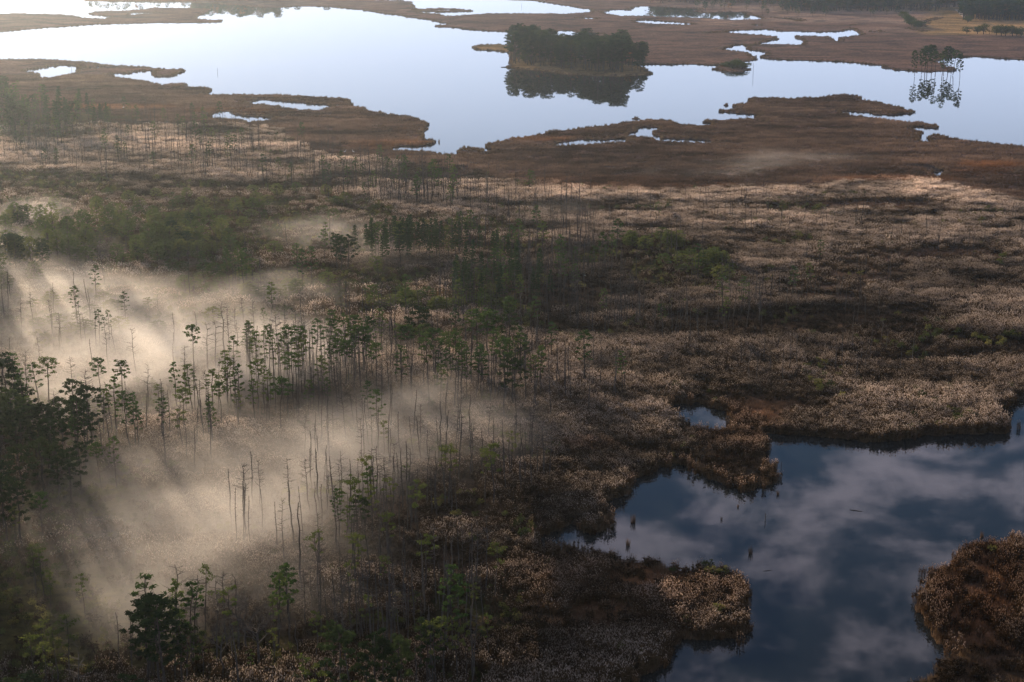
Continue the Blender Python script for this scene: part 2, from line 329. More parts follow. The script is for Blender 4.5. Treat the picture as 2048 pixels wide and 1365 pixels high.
# ------------------------------------------------------------------ mesh helpers
class MB:
    def __init__(s): s.v = []; s.f = []; s.m = []
    def tube(s, p0, p1, r0, r1, n=5, mi=0, cap=False):
        p0 = Vector(p0); p1 = Vector(p1); d = (p1 - p0); d.normalize()
        a = d.orthogonal().normalized(); b = d.cross(a); k = len(s.v)
        for p, r in ((p0, r0), (p1, r1)):
            for i in range(n):
                t = 2 * math.pi * i / n; s.v.append(p + a * (r * math.cos(t)) + b * (r * math.sin(t)))
        for i in range(n):
            j = (i + 1) % n; s.f.append((k + i, k + j, k + n + j, k + n + i)); s.m.append(mi)
        if cap: s.f.append(tuple(k + n + i for i in range(n))); s.m.append(mi)
    def path(s, pts, rad, n=5, mi=0):
        k = len(s.v); prev = None
        for i, p in enumerate(pts):
            p = Vector(p); q = Vector(pts[min(i + 1, len(pts) - 1)]); o_ = Vector(pts[max(i - 1, 0)])
            d = (q - o_).normalized(); a = d.orthogonal().normalized() if prev is None else (prev - d * prev.dot(d)).normalized(); prev = a
            b = d.cross(a)
            for j in range(n):
                t = 2 * math.pi * j / n; s.v.append(p + a * (rad[i] * math.cos(t)) + b * (rad[i] * math.sin(t)))
        for i in range(len(pts) - 1):
            for j in range(n):
                j2 = (j + 1) % n; s.f.append((k + i * n + j, k + i * n + j2, k + (i + 1) * n + j2, k + (i + 1) * n + j)); s.m.append(mi)
        s.f.append(tuple(k + (len(pts) - 1) * n + j for j in range(n))); s.m.append(mi)
    def leaf(s, c, size, r, mi=0, flat=0.0, quad=False):
        d = Vector((r.gauss(0, 1), r.gauss(0, 1), r.gauss(0, 1) * (1 - flat))).normalized(); e = d.orthogonal().normalized()
        e = (e + d.cross(e) * r.uniform(-1, 1)).normalized(); k = len(s.v); c = Vector(c)
        a = d * size; b = e * size * r.uniform(.35, .6)
        if quad: s.v += [c - a, c + b, c + a, c - b]; s.f.append((k, k + 1, k + 2, k + 3))
        else: s.v += [c - a, c + b, c + a - b * .5]; s.f.append((k, k + 1, k + 2))
        s.m.append(mi)
    def pad(s, c, rx, rz, n, size, r, mi=0, flat=.3):
        for _ in range(n):
            d = Vector((r.gauss(0, 1), r.gauss(0, 1), r.gauss(0, 1))).normalized() * (r.random() ** .4)
            s.leaf((c[0] + d.x * rx, c[1] + d.y * rx, c[2] + d.z * rz), size * r.uniform(.6, 1.25), r, mi, flat, quad=True)
    def mesh(s, name, mats):
        me = bpy.data.meshes.new(name); me.from_pydata([tuple(v) for v in s.v], [], s.f)
        for x in mats: me.materials.append(x)
        if len(mats) > 1: me.polygons.foreach_set('material_index', s.m)
        me.update(); return me
def obj(name, me, parent=None, coll=None):
    o_ = bpy.data.objects.new(name, me); (coll or sc.collection).objects.link(o_)
    if parent is not None: o_.parent = parent
    return o_
def tag(o_, label=None, cat=None, group=None, kind=None):
    if label: o_['label'] = label
    if cat: o_['category'] = cat
    if group: o_['group'] = group
    if kind: o_['kind'] = kind
    return o_

# ------------------------------------------------------------------ ground sheet, water, lake bed
S = 9000.0
wme = bpy.data.meshes.new('water'); wme.from_pydata([(-S, -1500, 0), (S, -1500, 0), (S, 12000, 0), (-S, 12000, 0)], [], [(0, 1, 2, 3)]); wme.materials.append(M_WATER)
tag(obj('water', wme), kind='structure')

LAND_NAMES = ['marsh_ground', 'marsh_island_ground', 'far_marsh_ground', 'pine_island_ground', 'islet_ground', 'reed_islet_ground']
def build_land(grp, name):
    big = len(grp[0]) > 400
    V = []; E = []
    for poly in grp:
        k = len(V); V += [Vector(p) for p in poly]; n = len(poly); E += [(k + i, k + (i + 1) % n) for i in range(n)]
    nb = len(V)
    if big or name in ('marsh_island_ground', 'pine_island_ground'):
        ps = np.array([pix(*p) for p in grp[0]])
        xs = np.arange(max(-420, ps[:, 0].min()), min(2480, ps[:, 0].max()), 12.0); 
        ys = []; y = max(-84, ps[:, 1].min())
        while y < min(1700, ps[:, 1].max()):
            ys.append(y); y += 3.0 + (y - HOR) * 0.012
        gx, gy = np.meshgrid(xs, np.array(ys)); gx = gx.ravel() + rs.uniform(-4, 4, gx.size); gy = gy.ravel() + rs.uniform(-1, 1, gx.size)
        X, Y = gv(gx, gy); ok = land(X, Y)
        V += [Vector((float(a), float(b))) for a, b in zip(X[ok], Y[ok])]
    ov, oe, of, _, _, _ = geometry.delaunay_2d_cdt(V, E, [], 0, 1e-4)
    A = np.array([(v.x, v.y) for v in ov]); T = np.array([f for f in of if len(f) == 3])
    c = A[T].mean(1)
    # even-odd test of every triangle centre against this land's own outline, in the raster of this land
    inside = np.zeros(len(c), bool)
    for poly in grp:
        P = np.array(poly); Q = np.roll(P, -1, 0)
        for s0 in range(0, len(c), 4000):
            cc = c[s0:s0 + 4000]
            k = (P[None, :, 1] > cc[:, 1:2]) != (Q[None, :, 1] > cc[:, 1:2])
            dy_ = Q[:, 1] - P[:, 1]; dy_[dy_ == 0] = 1e-9
            xi = P[None, :, 0] + (cc[:, 1:2] - P[None, :, 1]) / dy_[None] * (Q[:, 0] - P[:, 0])[None]
            inside[s0:s0 + 4000] ^= (np.sum(k & (xi > cc[:, 0:1]), 1) % 2 == 1)
    T = T[inside]
    used = np.unique(T); remap = -np.ones(len(A), int); remap[used] = np.arange(len(used)); A = A[used]; T = remap[T]
    z = 0.45 + 0.25 * (fbm(A[:, 0], A[:, 1], 14.0, 5) - .5)
    verts = np.column_stack([A, z])
    # boundary walls
    e = np.sort(np.vstack([T[:, [0, 1]], T[:, [1, 2]], T[:, [2, 0]]]), 1); raw = np.vstack([T[:, [0, 1]], T[:, [1, 2]], T[:, [2, 0]]])
    key = e[:, 0].astype(np.int64) * (len(A) + 1) + e[:, 1]; u, idx, cnt = np.unique(key, return_index=True, return_counts=True)
    be = raw[idx[cnt == 1]]; n0 = len(A); bl = verts.copy(); bl[:, 2] = -0.6
    low = -np.ones(n0, int); bv = np.unique(be); low[bv] = n0 + np.arange(len(bv))
    verts = np.vstack([verts, bl[bv]])
    faces = [tuple(map(int, f)) for f in T] + [(int(b_), int(a_), int(low[a_]), int(low[b_])) for a_, b_ in be]
    me = bpy.data.meshes.new(name); me.from_pydata(verts.tolist(), [], faces); me.materials.append(M_SOIL)
    x, y, n, reed, shrub, orange, field = zones(verts[:, 0], verts[:, 1])
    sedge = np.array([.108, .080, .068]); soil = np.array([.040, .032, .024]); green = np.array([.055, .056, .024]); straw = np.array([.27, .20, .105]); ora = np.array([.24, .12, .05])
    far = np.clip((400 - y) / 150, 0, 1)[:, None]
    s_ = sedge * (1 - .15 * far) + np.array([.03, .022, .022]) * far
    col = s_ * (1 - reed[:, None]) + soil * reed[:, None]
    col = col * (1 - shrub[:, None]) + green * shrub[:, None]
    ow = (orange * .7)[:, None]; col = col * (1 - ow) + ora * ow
    if name == 'far_marsh_ground':
        pale = np.clip((fbm(A[:, 0].repeat(1), A[:, 1], 120, 9) - .45) * 5, 0, 1)
        pale = np.concatenate([pale, np.zeros(len(bv))]) * np.clip((x - 1250) / 250, 0, 1) * np.clip((75 - y) / 30, 0, 1)
        col = col * (1 - pale[:, None] * .7) + np.array([.30, .24, .20]) * pale[:, None] * .7
        col = col * (1 - field[:, None]) + straw * field[:, None]
    if name == 'pine_island_ground': col = col * .35 + np.array([.20, .16, .07]) * .65
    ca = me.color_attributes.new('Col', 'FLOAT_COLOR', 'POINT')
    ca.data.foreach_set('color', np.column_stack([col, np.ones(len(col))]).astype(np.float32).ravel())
    me.update()
    return tag(obj(name, me), kind='structure')
for i, grp in enumerate(POLYS):
    build_land(grp, LAND_NAMES[i] if i < len(LAND_NAMES) else 'mud_bank')

# field track
tp = [(1262, 120), (1300, 150), (1340, 190), (1362, 212)]
mb = MB(); pts = [g(1700 + a / 5.885, b / 5.885) for a, b in tp]
for i, p in enumerate(pts):
    mb.v += [(p[0] - 4, p[1], .62), (p[0] + 4, p[1], .62)]
    if i: mb.f.append((2 * i - 2, 2 * i - 1, 2 * i + 1, 2 * i)); mb.m.append(0)
tag(obj('dirt_track', mb.mesh('dirt_track', [M_TRACK])), kind='structure')

# ------------------------------------------------------------------ plant prototypes
hid = bpy.data.collections.new('plant_sources')         # never linked: only instanced
def proto_coll(name, meshes):
    c = bpy.data.collections.new(name)
    for i, me in enumerate(meshes):
        c.objects.link(bpy.data.objects.new('%s_%02d' % (name, i), me))
    return c
def reed_clump(seed, rad, n, plume, hs=1.0, pl=.36):
    r = random.Random(seed); mb = MB()
    for i in range(n):
        a = r.uniform(0, 6.283); q = rad * math.sqrt(r.random()); bx, by = q * math.cos(a), q * math.sin(a)
        h = r.uniform(2.3, 3.6) * hs; lx, ly = r.gauss(0, .28), r.gauss(0, .28); w = r.uniform(.03, .06) * (1 + rad * .35); th = r.uniform(0, 3.14)
        k = len(mb.v); ex, ey = w * math.cos(th), w * math.sin(th)
        mb.v += [(bx - ex, by - ey, 0), (bx + ex, by + ey, 0), (bx + lx, by + ly, h)]; mb.f.append((k, k + 1, k + 2)); mb.m.append(0)
        for _ in range(2):
            z = h * r.uniform(.3, .8); mb.leaf((bx + lx * z / h, by + ly * z / h, z), r.uniform(.3, .55) * (1 + rad * .12), r, 0, .2)
        if r.random() < plume:
            s = r.uniform(.7, 1.2) * pl; t2 = r.uniform(0, 6.28); c, s2 = math.cos(t2), math.sin(t2); k = len(mb.v)
            cx, cy_, cz = bx + lx, by + ly, h
            for cc, ss in ((c, s2), (-s2, c)):
                k = len(mb.v)
                mb.v += [(cx, cy_, cz - s * .7), (cx + cc * s * .32, cy_ + ss * s * .32, cz - s * .1), (cx + .12 * s, cy_, cz + s * .8), (cx - cc * s * .32, cy_ - ss * s * .32, cz)]
                mb.f.append((k, k + 1, k + 2, k + 3)); mb.m.append(1)
    return mb.mesh('reed_clump', [M_STEM, M_PLUME])
def sedge_patch(seed, rad, n, h=1.0, w=.09):
    r = random.Random(seed); mb = MB()
    for i in range(n):
        a = r.uniform(0, 6.283); q = rad * math.sqrt(r.random()); bx, by = q * math.cos(a), q * math.sin(a)
        hh = h * r.uniform(.6, 1.25); th = r.uniform(0, 3.14); ww = w * r.uniform(.6, 1.4); k = len(mb.v)
        lx, ly = r.gauss(0, .35 * h), r.gauss(0, .35 * h)
        mb.v += [(bx - ww * math.cos(th), by - ww * math.sin(th), 0), (bx + ww * math.cos(th), by + ww * math.sin(th), 0), (bx + lx, by + ly, hh)]
        mb.f.append((k, k + 1, k + 2)); mb.m.append(0)
    return mb.mesh('sedge_patch', [M_SEDGE])
def shrub_mesh(seed, mat=None, n=150, h=3.0):
    r = random.Random(seed); mb = MB()
    for i in range(5):
        a = r.uniform(0, 6.28); q = r.uniform(.3, 1.0); tz = h * r.uniform(.55, .95)
        mb.tube((0, 0, 0), (q * math.cos(a), q * math.sin(a), tz), .05, .02, 3, 0)
        mb.pad((q * math.cos(a), q * math.sin(a), tz), r.uniform(.55, .9), r.uniform(.35, .6), n // 5, .24, r, 1)
    return mb.mesh('shrub', [M_BARK, mat or M_SHRUB])

REED_A = proto_coll('reed_near', [reed_clump(i, .9, 19, .85, 1.0, .21) for i in range(6)])
REED_B = proto_coll('reed_far', [reed_clump(50 + i, 1.9, 44, .9, 1.0, .28) for i in range(6)])
SEDGE_A = proto_coll('sedge_near', [sedge_patch(80 + i, 1.6, 70, 1.1, .07) for i in range(4)])
SEDGE_B = proto_coll('sedge_far', [sedge_patch(90 + i, 3.6, 90, 1.2, .2) for i in range(4)])
SHORE = proto_coll('shore_source', [sedge_patch(95 + i, 1.3, 46, 1.2, .13) for i in range(4)])
SHRUBS = proto_coll('shrub_source', [shrub_mesh(100 + i) for i in range(6)])
SHRUBS_FAR = proto_coll('shrub_far_source', [shrub_mesh(120 + i, n=90) for i in range(3)])

_gn = {}
def scatter_group(coll, mat=None):
    if coll.name in _gn: return _gn[coll.name]
    ng = bpy.data.node_groups.new('scatter_' + coll.name, 'GeometryNodeTree')
    ng.interface.new_socket('Geometry', in_out='INPUT', socket_type='NodeSocketGeometry')
    ng.interface.new_socket('Geometry', in_out='OUTPUT', socket_type='NodeSocketGeometry')
    gi = ng.nodes.new('NodeGroupInput'); go = ng.nodes.new('NodeGroupOutput')
    ip = ng.nodes.new('GeometryNodeInstanceOnPoints'); ci = ng.nodes.new('GeometryNodeCollectionInfo')
    ci.inputs['Collection'].default_value = coll; ci.inputs['Separate Children'].default_value = True; ci.inputs['Reset Children'].default_value = True
    def attr(nm, typ):
        a = ng.nodes.new('GeometryNodeInputNamedAttribute'); a.data_type = typ; a.inputs['Name'].default_value = nm; return a
    ar = attr('rot', 'FLOAT_VECTOR'); asc = attr('scl', 'FLOAT_VECTOR'); ai = attr('idx', 'INT')
    ng.links.new(gi.outputs[0], ip.inputs['Points']); ng.links.new(ci.outputs[0], ip.inputs['Instance'])
    ip.inputs['Pick Instance'].default_value = True
    ng.links.new(ai.outputs[0], ip.inputs['Instance Index']); ng.links.new(ar.outputs[0], ip.inputs['Rotation']); ng.links.new(asc.outputs[0], ip.inputs['Scale'])
    ng.links.new(ip.outputs[0], go.inputs[0]); _gn[coll.name] = ng
    return ng
def scatter(name, coll, X, Y, Z, scl, tint=None, label=None, tilt=.06):
    n = len(X)
    if n == 0: return None
    me = bpy.data.meshes.new(name); me.vertices.add(n)
    me.vertices.foreach_set('co', np.column_stack([X, Y, Z]).astype(np.float32).ravel())
    rot = np.column_stack([rs.normal(0, tilt, n), rs.normal(0, tilt, n), rs.uniform(0, 6.283, n)])
    a = me.attributes.new('rot', 'FLOAT_VECTOR', 'POINT'); a.data.foreach_set('vector', rot.astype(np.float32).ravel())
    if np.ndim(scl) == 1: scl = np.column_stack([scl, scl, scl])
    a = me.attributes.new('scl', 'FLOAT_VECTOR', 'POINT'); a.data.foreach_set('vector', np.asarray(scl, np.float32).ravel())
    a = me.attributes.new('idx', 'INT', 'POINT'); a.data.foreach_set('value', rs.randint(0, len(coll.objects), n).astype(np.int32))
    if tint is not None:
        a = me.attributes.new('tint', 'FLOAT_COLOR', 'POINT'); a.data.foreach_set('color', np.column_stack([tint, np.ones(n)]).astype(np.float32).ravel())
    o_ = obj(name, me); md = o_.modifiers.new('scatter', 'NODES'); md.node_group = scatter_group(coll)
    return tag(o_, label=label, kind='stuff')

def field_pts(y0, y1, per_m2, marg=0.06):
    """random ground points between two distances, frame width plus a margin"""
    hw = lambda Y: Y * (0.5 * W / F) * 1.03 + 25 + marg * Y
    area = (hw(y0) + hw(y1)) * (y1 - y0); n = int(area * per_m2)
    Y = np.sqrt(rs.uniform(0, 1, n) * (y1 ** 2 - y0 ** 2) + y0 ** 2)
    X = rs.uniform(-1, 1, n) * hw(Y)
    k = land(X, Y); return X[k], Y[k]

def tints(n, base, var=.12):
    v = 1 + rs.normal(0, var, (n, 1)); return np.clip(np.asarray(base) * v, .05, 2.0)

# reeds -------------------------------------------------------------
def reed_shade_map(x, y):  # reed density and tint by area, with the frame's darker bottom painted in
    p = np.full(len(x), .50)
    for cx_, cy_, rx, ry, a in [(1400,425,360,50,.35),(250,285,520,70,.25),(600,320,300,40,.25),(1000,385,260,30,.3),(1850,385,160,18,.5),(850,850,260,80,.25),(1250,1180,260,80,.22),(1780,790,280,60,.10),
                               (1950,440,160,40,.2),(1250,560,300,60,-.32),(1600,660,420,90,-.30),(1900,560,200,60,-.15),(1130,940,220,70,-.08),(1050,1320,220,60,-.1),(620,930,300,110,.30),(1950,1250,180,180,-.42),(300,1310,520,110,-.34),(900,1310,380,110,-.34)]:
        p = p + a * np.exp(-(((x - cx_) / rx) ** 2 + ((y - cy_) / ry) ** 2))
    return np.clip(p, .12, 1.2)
def reeds(name, coll, y0, y1, d, label, sz):
    X, Y = field_pts(y0, y1, d)
    x, y, n, reed, shrub, orange, fieldz = zones(X, Y)
    pat = fbm(X * .55, Y, 26.0, 21, 4); pat2 = fbm(X, Y, 7.0, 40, 2)
    tone = reed_shade_map(x, y); p = reed * (1 - .8 * shrub) * np.clip((pat - .36) * 7 + (tone - .5), .18, 1)
    k = rs.rand(len(X)) < p; X, Y, x, y, pat, pat2, orange, tone = X[k], Y[k], x[k], y[k], pat[k], pat2[k], orange[k], tone[k]
    hz = sz * np.clip(.62 + 1.1 * (pat - .4) + .5 * (pat2 - .5), .4, 1.35)
    sc_ = np.column_stack([np.full(len(X), sz), np.full(len(X), sz), hz]) * rs.uniform(.8, 1.2, (len(X), 1))
    br = (np.clip(.50 + 2.4 * (pat - .46) + .7 * (pat2 - .5), .22, 1.15) * np.clip(.16 + 1.30 * tone, .22, 1.4))[:, None]  # the map's painted-in shade scales the reed tint
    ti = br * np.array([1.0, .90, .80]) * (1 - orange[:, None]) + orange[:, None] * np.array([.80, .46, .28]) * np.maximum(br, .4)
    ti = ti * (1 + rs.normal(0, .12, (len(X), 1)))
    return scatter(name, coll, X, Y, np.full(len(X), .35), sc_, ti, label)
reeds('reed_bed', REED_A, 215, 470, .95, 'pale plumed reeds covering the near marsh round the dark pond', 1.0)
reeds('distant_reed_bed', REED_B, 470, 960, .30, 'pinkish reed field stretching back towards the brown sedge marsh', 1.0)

# reeds wading out from the banks of the near pond
WX, WY = [], []
for poly in POLYS[0][1:4]:
    P = np.array(poly); Q = np.roll(P, -1, 0)
    for a, b_ in zip(P, Q):
        c = int(math.dist(a, b_) * 1.6 * rs.rand() ** 1.3 + rs.rand()); tt = rs.rand(c); WX += list(a[0] + (b_[0] - a[0]) * tt + rs.normal(0, 1.0, c)); WY += list(a[1] + (b_[1] - a[1]) * tt + rs.normal(0, 1.0, c))
WX, WY = np.array(WX), np.array(WY); px_, py_ = pix(WX, WY); k = (px_ > -100) & (px_ < 2200) & (WY > 210) & (vnoise(WX, WY, 6.0, 3) > .35); WX, WY = WX[k], WY[k]; n_ = len(WX)
scatter('wading_reeds', REED_A, WX, WY, np.full(n_, -.1), np.column_stack([rs.uniform(.5, .9, n_)] * 2 + [rs.uniform(.5, .95, n_)]), tints(n_, (.62, .50, .42), .25), 'ragged reeds wading out from the pond banks')

# low brown sedge ------------------------------------------------------
def sedges(name, coll, y0, y1, d, label, sz=1.0):
    X, Y = field_pts(y0, y1, d); x, y, n, reed, shrub, orange, fieldz = zones(X, Y)
    k = (rs.rand(len(X)) < (1 - reed * .75) * (1 - .7 * shrub)) & (fieldz < .5) & ~near_shore(X, Y, 1.0 if y1 < 600 else 4.0); X, Y, x, y, orange, reed = X[k], Y[k], x[k], y[k], orange[k], reed[k]
    pat = fbm(X * .5, Y, 30.0, 61, 4)
    pat2 = fbm(X * .3, Y, 9.0, 71, 3); b_ = np.clip(.8 + 1.8 * (pat - .5) + 1.1 * (pat2 - .5) + rs.normal(0, .10, len(X)), .3, 1.6)[:, None]
    ti = b_ * (np.array([1.0, .92, .88]) * (1 - orange[:, None]) + orange[:, None] * np.array([1.5, .98, .6])) * (1 - .35 * reed[:, None])
    s = sz * np.clip(.7 + .9 * (pat - .4), .5, 1.2) * rs.uniform(.8, 1.2, len(X))
    return scatter(name, coll, X, Y, np.full(len(X), .4), np.column_stack([np.full(len(X), sz)] * 2 + [s]), ti, label)
sedges('sedge_grass', SEDGE_A, 215, 520, .28, 'low brown sedge between the reeds and along the pond')
sedges('distant_sedge_grass', SEDGE_B, 520, 1300, .075, 'reddish brown sedge on the flat marsh beside the lake')

# taller dark grass right on the shores -----------------------------------
SX, SY, SS = [], [], []
for gi_, grp in enumerate(POLYS):
    for poly in grp:
        P = np.array(poly); Q = np.roll(P, -1, 0); Ls = np.hypot(*(Q - P).T)
        dist = np.hypot(P[:, 0], P[:, 1]); px_, py_ = pix(P[:, 0], P[:, 1])
        ok = (px_ > -150) & (px_ < 2200) & (P[:, 1] > 215) & (P[:, 1] < 2600)
        for a, b_, l, d_ in zip(P[ok], Q[ok], Ls[ok], dist[ok]):
            st = .8 + d_ * .0016; c = max(1, int(l / st) + 1)
            for row in range(3):
                tt = rs.rand(c); SX += list(a[0] + (b_[0] - a[0]) * tt + rs.normal(0, .8 + d_ * .0008, c)); SY += list(a[1] + (b_[1] - a[1]) * tt + rs.normal(0, 1.0 + d_ * .001, c)); SS += [d_] * c
SX, SY, SS = map(np.array, (SX, SY, SS))
k = land(SX, SY); SX, SY, SS = SX[k], SY[k], SS[k]
x, y, n, reed, shrub, orange, fieldz = zones(SX, SY)
nr = SY < 500; ti = tints(len(SX), (.75, .72, .60), .2) * (1 - orange[:, None] * .6) + orange[:, None] * .6 * np.array([1.4, .95, .6])
scatter('shore_sedge', SEDGE_A, SX[nr], SY[nr], np.full(nr.sum(), .2), np.column_stack([rs.uniform(.5, .9, nr.sum())] * 2 + [rs.uniform(.5, 1.3, nr.sum())]), ti[nr], 'brown grass fringe along the banks of the dark pond')
fr = ~nr; s = rs.uniform(.6, 1.1, fr.sum()) * (.55 + SS[fr] * .0002)
scatter('lake_shore_sedge', SHORE, SX[fr], SY[fr], np.full(fr.sum(), .1), np.column_stack([s, s, rs.uniform(.7, 1.5, fr.sum())]), ti[fr], 'dark grass fringe along the lake shore and its pools')

# shrubs ----------------------------------------------------------------------
def shrubs(name, coll, y0, y1, d, label):
    X, Y = field_pts(y0, y1, d, .02); x, y, n, reed, shrub, orange, fieldz = zones(X, Y)
    pat = fbm(X, Y, 16.0, 77, 3)
    sparse = np.clip((pat - .56) * 4, 0, .45) * reed
    k = rs.rand(len(X)) < np.clip(shrub * .85 + sparse, 0, 1); X, Y, x, y, pat = X[k], Y[k], x[k], y[k], pat[k]
    s = np.clip(.55 + 1.2 * (pat - .4), .4, 1.3) * rs.uniform(.7, 1.25, len(X))
    ti = tints(len(X), (1.0, 1.0, .9), .25)
    return scatter(name, coll, X, Y, np.full(len(X), .3), s, ti, label)
shrubs('shrub_thicket', SHRUBS, 215, 470, .12, 'olive green shrub thicket under the near pines')
shrubs('distant_shrub_thicket', SHRUBS_FAR, 470, 960, .13, 'olive green shrub thicket behind and around the bright mist')

# ------------------------------------------------------------------ trees
TH = 16.0                                         # prototypes are 16 m tall
def trunk_pts(r, h=TH, lean=.25, wob=.12, n=7):
    x = y = 0; lx, ly = r.gauss(0, lean), r.gauss(0, lean); pts = []
    for i in range(n + 1):
        t_ = i / n; pts.append((lx * t_ + r.gauss(0, wob) * (0 < i), ly * t_ + r.gauss(0, wob) * (0 < i), h * t_))
    return pts
def at(pts, t_):
    f = t_ * (len(pts) - 1); i = min(int(f), len(pts) - 2); f -= i
    return Vector(pts[i]).lerp(Vector(pts[i + 1]), f)
def make_tree(kind, seed):
    r = random.Random(seed * 77 + len(kind)); tr = MB(); cr = MB(); mat = M_FULL if kind == 'full' else M_DENSE if kind == 'dense' else M_ROUND if kind == 'round' else M_NEEDLE; wood = M_BARK
    if kind in ('umbrella', 'sunny', 'tall', 'full', 'dense'):
        pts = trunk_pts(r, TH * .97, .35 if kind != 'full' else .2); r0 = {'full': .26, 'dense': .24, 'round': .22}.get(kind, .19)
        tr.path(pts, [r0 * (1 - .72 * i / 7) for i in range(8)], 6)
        if kind == 'umbrella': nb, lo, Lm, ps, pn = 22, .68, 2.0, .62, 26
        elif kind == 'sunny': nb, lo, Lm, ps, pn = 9, .55, 1.9, .75, 30; mat = M_NEEDLE_Y
        elif kind == 'tall': nb, lo, Lm, ps, pn = 20, .45, 1.5, .5, 20
        else: nb, lo, Lm, ps, pn = 26, .36, 2.6, .72, 34
        if kind == 'dense': nb, lo, Lm, ps, pn = 34, .30, 2.7, .95, 44
        for i in range(nb):
            t_ = lo + (1 - lo) * ((i + r.random() * 1.6) / nb) ** .8; p = at(pts, min(t_, .99)); a = i * 2.4 + r.uniform(-.5, .5)
            u = (t_ - lo) / (1 - lo)
            prof = {'umbrella': .55 + .6 * math.sin(math.pi * min(1, u * 1.1)), 'sunny': .5 + .6 * r.random(), 'tall': .4 + .8 * math.sin(math.pi * u ** .8), 'full': .35 + .85 * math.sin(math.pi * (.15 + .8 * u)), 'dense': .45 + .75 * math.sin(math.pi * (.15 + .8 * u))}[kind]
            ln = Lm * prof * r.uniform(.7, 1.2); up = ln * r.uniform(.05, .45)
            q = p + Vector((math.cos(a) * ln, math.sin(a) * ln, up)); tr.tube(p, q, .045, .02, 3)
            k_ = ps * r.uniform(.7, 1.2) * (1.15 if u > .6 else .9)
            ls = .34 if kind in ('dense', 'full') else .27; cr.pad(q, k_, k_ * .55, pn, ls, r); cr.pad(p.lerp(q, .62), k_ * .6, k_ * .4, pn // 3, ls, r)
        cr.pad(at(pts, 1.0), ps * .9, ps * .55, pn, .21, r)
        for i in range(7 if kind != 'full' else 3):          # dead lower branches
            t_ = r.uniform(.25, lo + .1); p = at(pts, t_); a = r.uniform(0, 6.28); ln = r.uniform(.4, 1.6)
            tr.tube(p, p + Vector((math.cos(a) * ln, math.sin(a) * ln, ln * r.uniform(-.1, .4))), .03, .012, 3)
    elif kind == 'round':
        pts = trunk_pts(r, TH * .9, .3, .12); tr.path(pts, [.22 * (1 - .7 * i / 7) for i in range(8)], 6); R_ = r.uniform(2.9, 3.8)
        for i in range(34):
            u = (i + .5) / 34; z_ = 1 - 1.75 * u; a = i * 2.4 + r.uniform(-.3, .3); q_ = math.sqrt(max(0, 1 - z_ * z_)) * r.uniform(.8, 1.1)
            q = Vector((pts[-1][0] + math.cos(a) * q_ * R_, pts[-1][1] + math.sin(a) * q_ * R_, TH * .62 + z_ * TH * .34))
            tr.tube(at(pts, min(.95, max(.2, q.z / TH - .12))), q, .06, .02, 3)
            cr.pad(q, r.uniform(.75, 1.15), r.uniform(.5, .75), 22, .46, r, 0, .1)
    elif kind == 'cedar':
        pts = trunk_pts(r, TH, .15, .05); tr.path(pts, [.14 * (1 - .75 * i / 7) for i in range(8)], 5); mat = M_CEDAR
        for i in range(30):
            t_ = .38 + .62 * (i + r.random()) / 30; p = at(pts, min(t_, .995)); a = i * 2.4; ln = 1.25 * (1.08 - t_) / .6 + .12
            q = p + Vector((math.cos(a) * ln, math.sin(a) * ln, r.uniform(-.1, .3))); tr.tube(p, q, .03, .012, 3)
            cr.pad(p.lerp(q, .75), .30 + ln * .4, .28, 20, .32, r, 0, .2)
    elif kind in ('snag', 'pole', 'twiggy'):
        wood = M_DEAD; pts = trunk_pts(r, TH * (r.uniform(.85, 1) if kind == 'pole' else 1), .35, .10)
        tr.path(pts, [.165 * (1 - (.62 if kind == 'pole' else .80) * i / 7) for i in range(8)], 5)
        nb = {'snag': 20, 'pole': 8, 'twiggy': 26}[kind]; lo = {'snag': .5, 'pole': .45, 'twiggy': .55}[kind]
        for i in range(nb):
            t_ = r.uniform(lo, .98); p = at(pts, t_); a = r.uniform(0, 6.28); ln = r.uniform(.5, 1.0) * {'snag': 1.9, 'pole': .7, 'twiggy': 1.7}[kind] * (1.25 - (t_ - lo) * 1.3)
            q = p + Vector((math.cos(a) * ln, math.sin(a) * ln, ln * r.uniform(.0, .65))); cr.tube(p, q, .055, .022, 3)
            if kind != 'pole':
                for _ in range(3 if kind == 'snag' else 5):
                    b_ = p.lerp(q, r.uniform(.35, 1)); l2 = ln * r.uniform(.2, .45); a2 = a + r.uniform(-1.1, 1.1)
                    cr.tube(b_, b_ + Vector((math.cos(a2) * l2, math.sin(a2) * l2, l2 * r.uniform(.1, .8))), .022, .009, 3)
    elif kind == 'spreading':
        wood = M_DEAD; pts = trunk_pts(r, TH * .55, .3, .15); tr.path(pts, [.2 * (1 - .4 * i / 7) for i in range(8)], 6)
        def br(p, d, ln, rad, dep):
            q = p + d * ln; cr.tube(p, q, rad, rad * .6, 4 if dep < 2 else 3)
            if dep < 4:
                for _ in range(3 if dep < 3 else 2):
                    nd = (d + Vector((r.gauss(0, .5), r.gauss(0, .5), r.gauss(.12, .3)))).normalized(); br(p.lerp(q, r.uniform(.6, 1)), nd, ln * r.uniform(.55, .8), rad * .58, dep + 1)
        for i in range(6):
            a = i * 1.05 + r.uniform(-.3, .3); br(at(pts, r.uniform(.6, 1)), Vector((math.cos(a) * .7, math.sin(a) * .7, .75)).normalized(), r.uniform(2.0, 2.9), .10, 0)
    elif kind in ('oak', 'fading'):
        mat = M_OAK if kind == 'oak' else M_GREY
        pts = trunk_pts(r, TH * .7, .3, .12); tr.path(pts, [.22 * (1 - .6 * i / 7) for i in range(8)], 6)
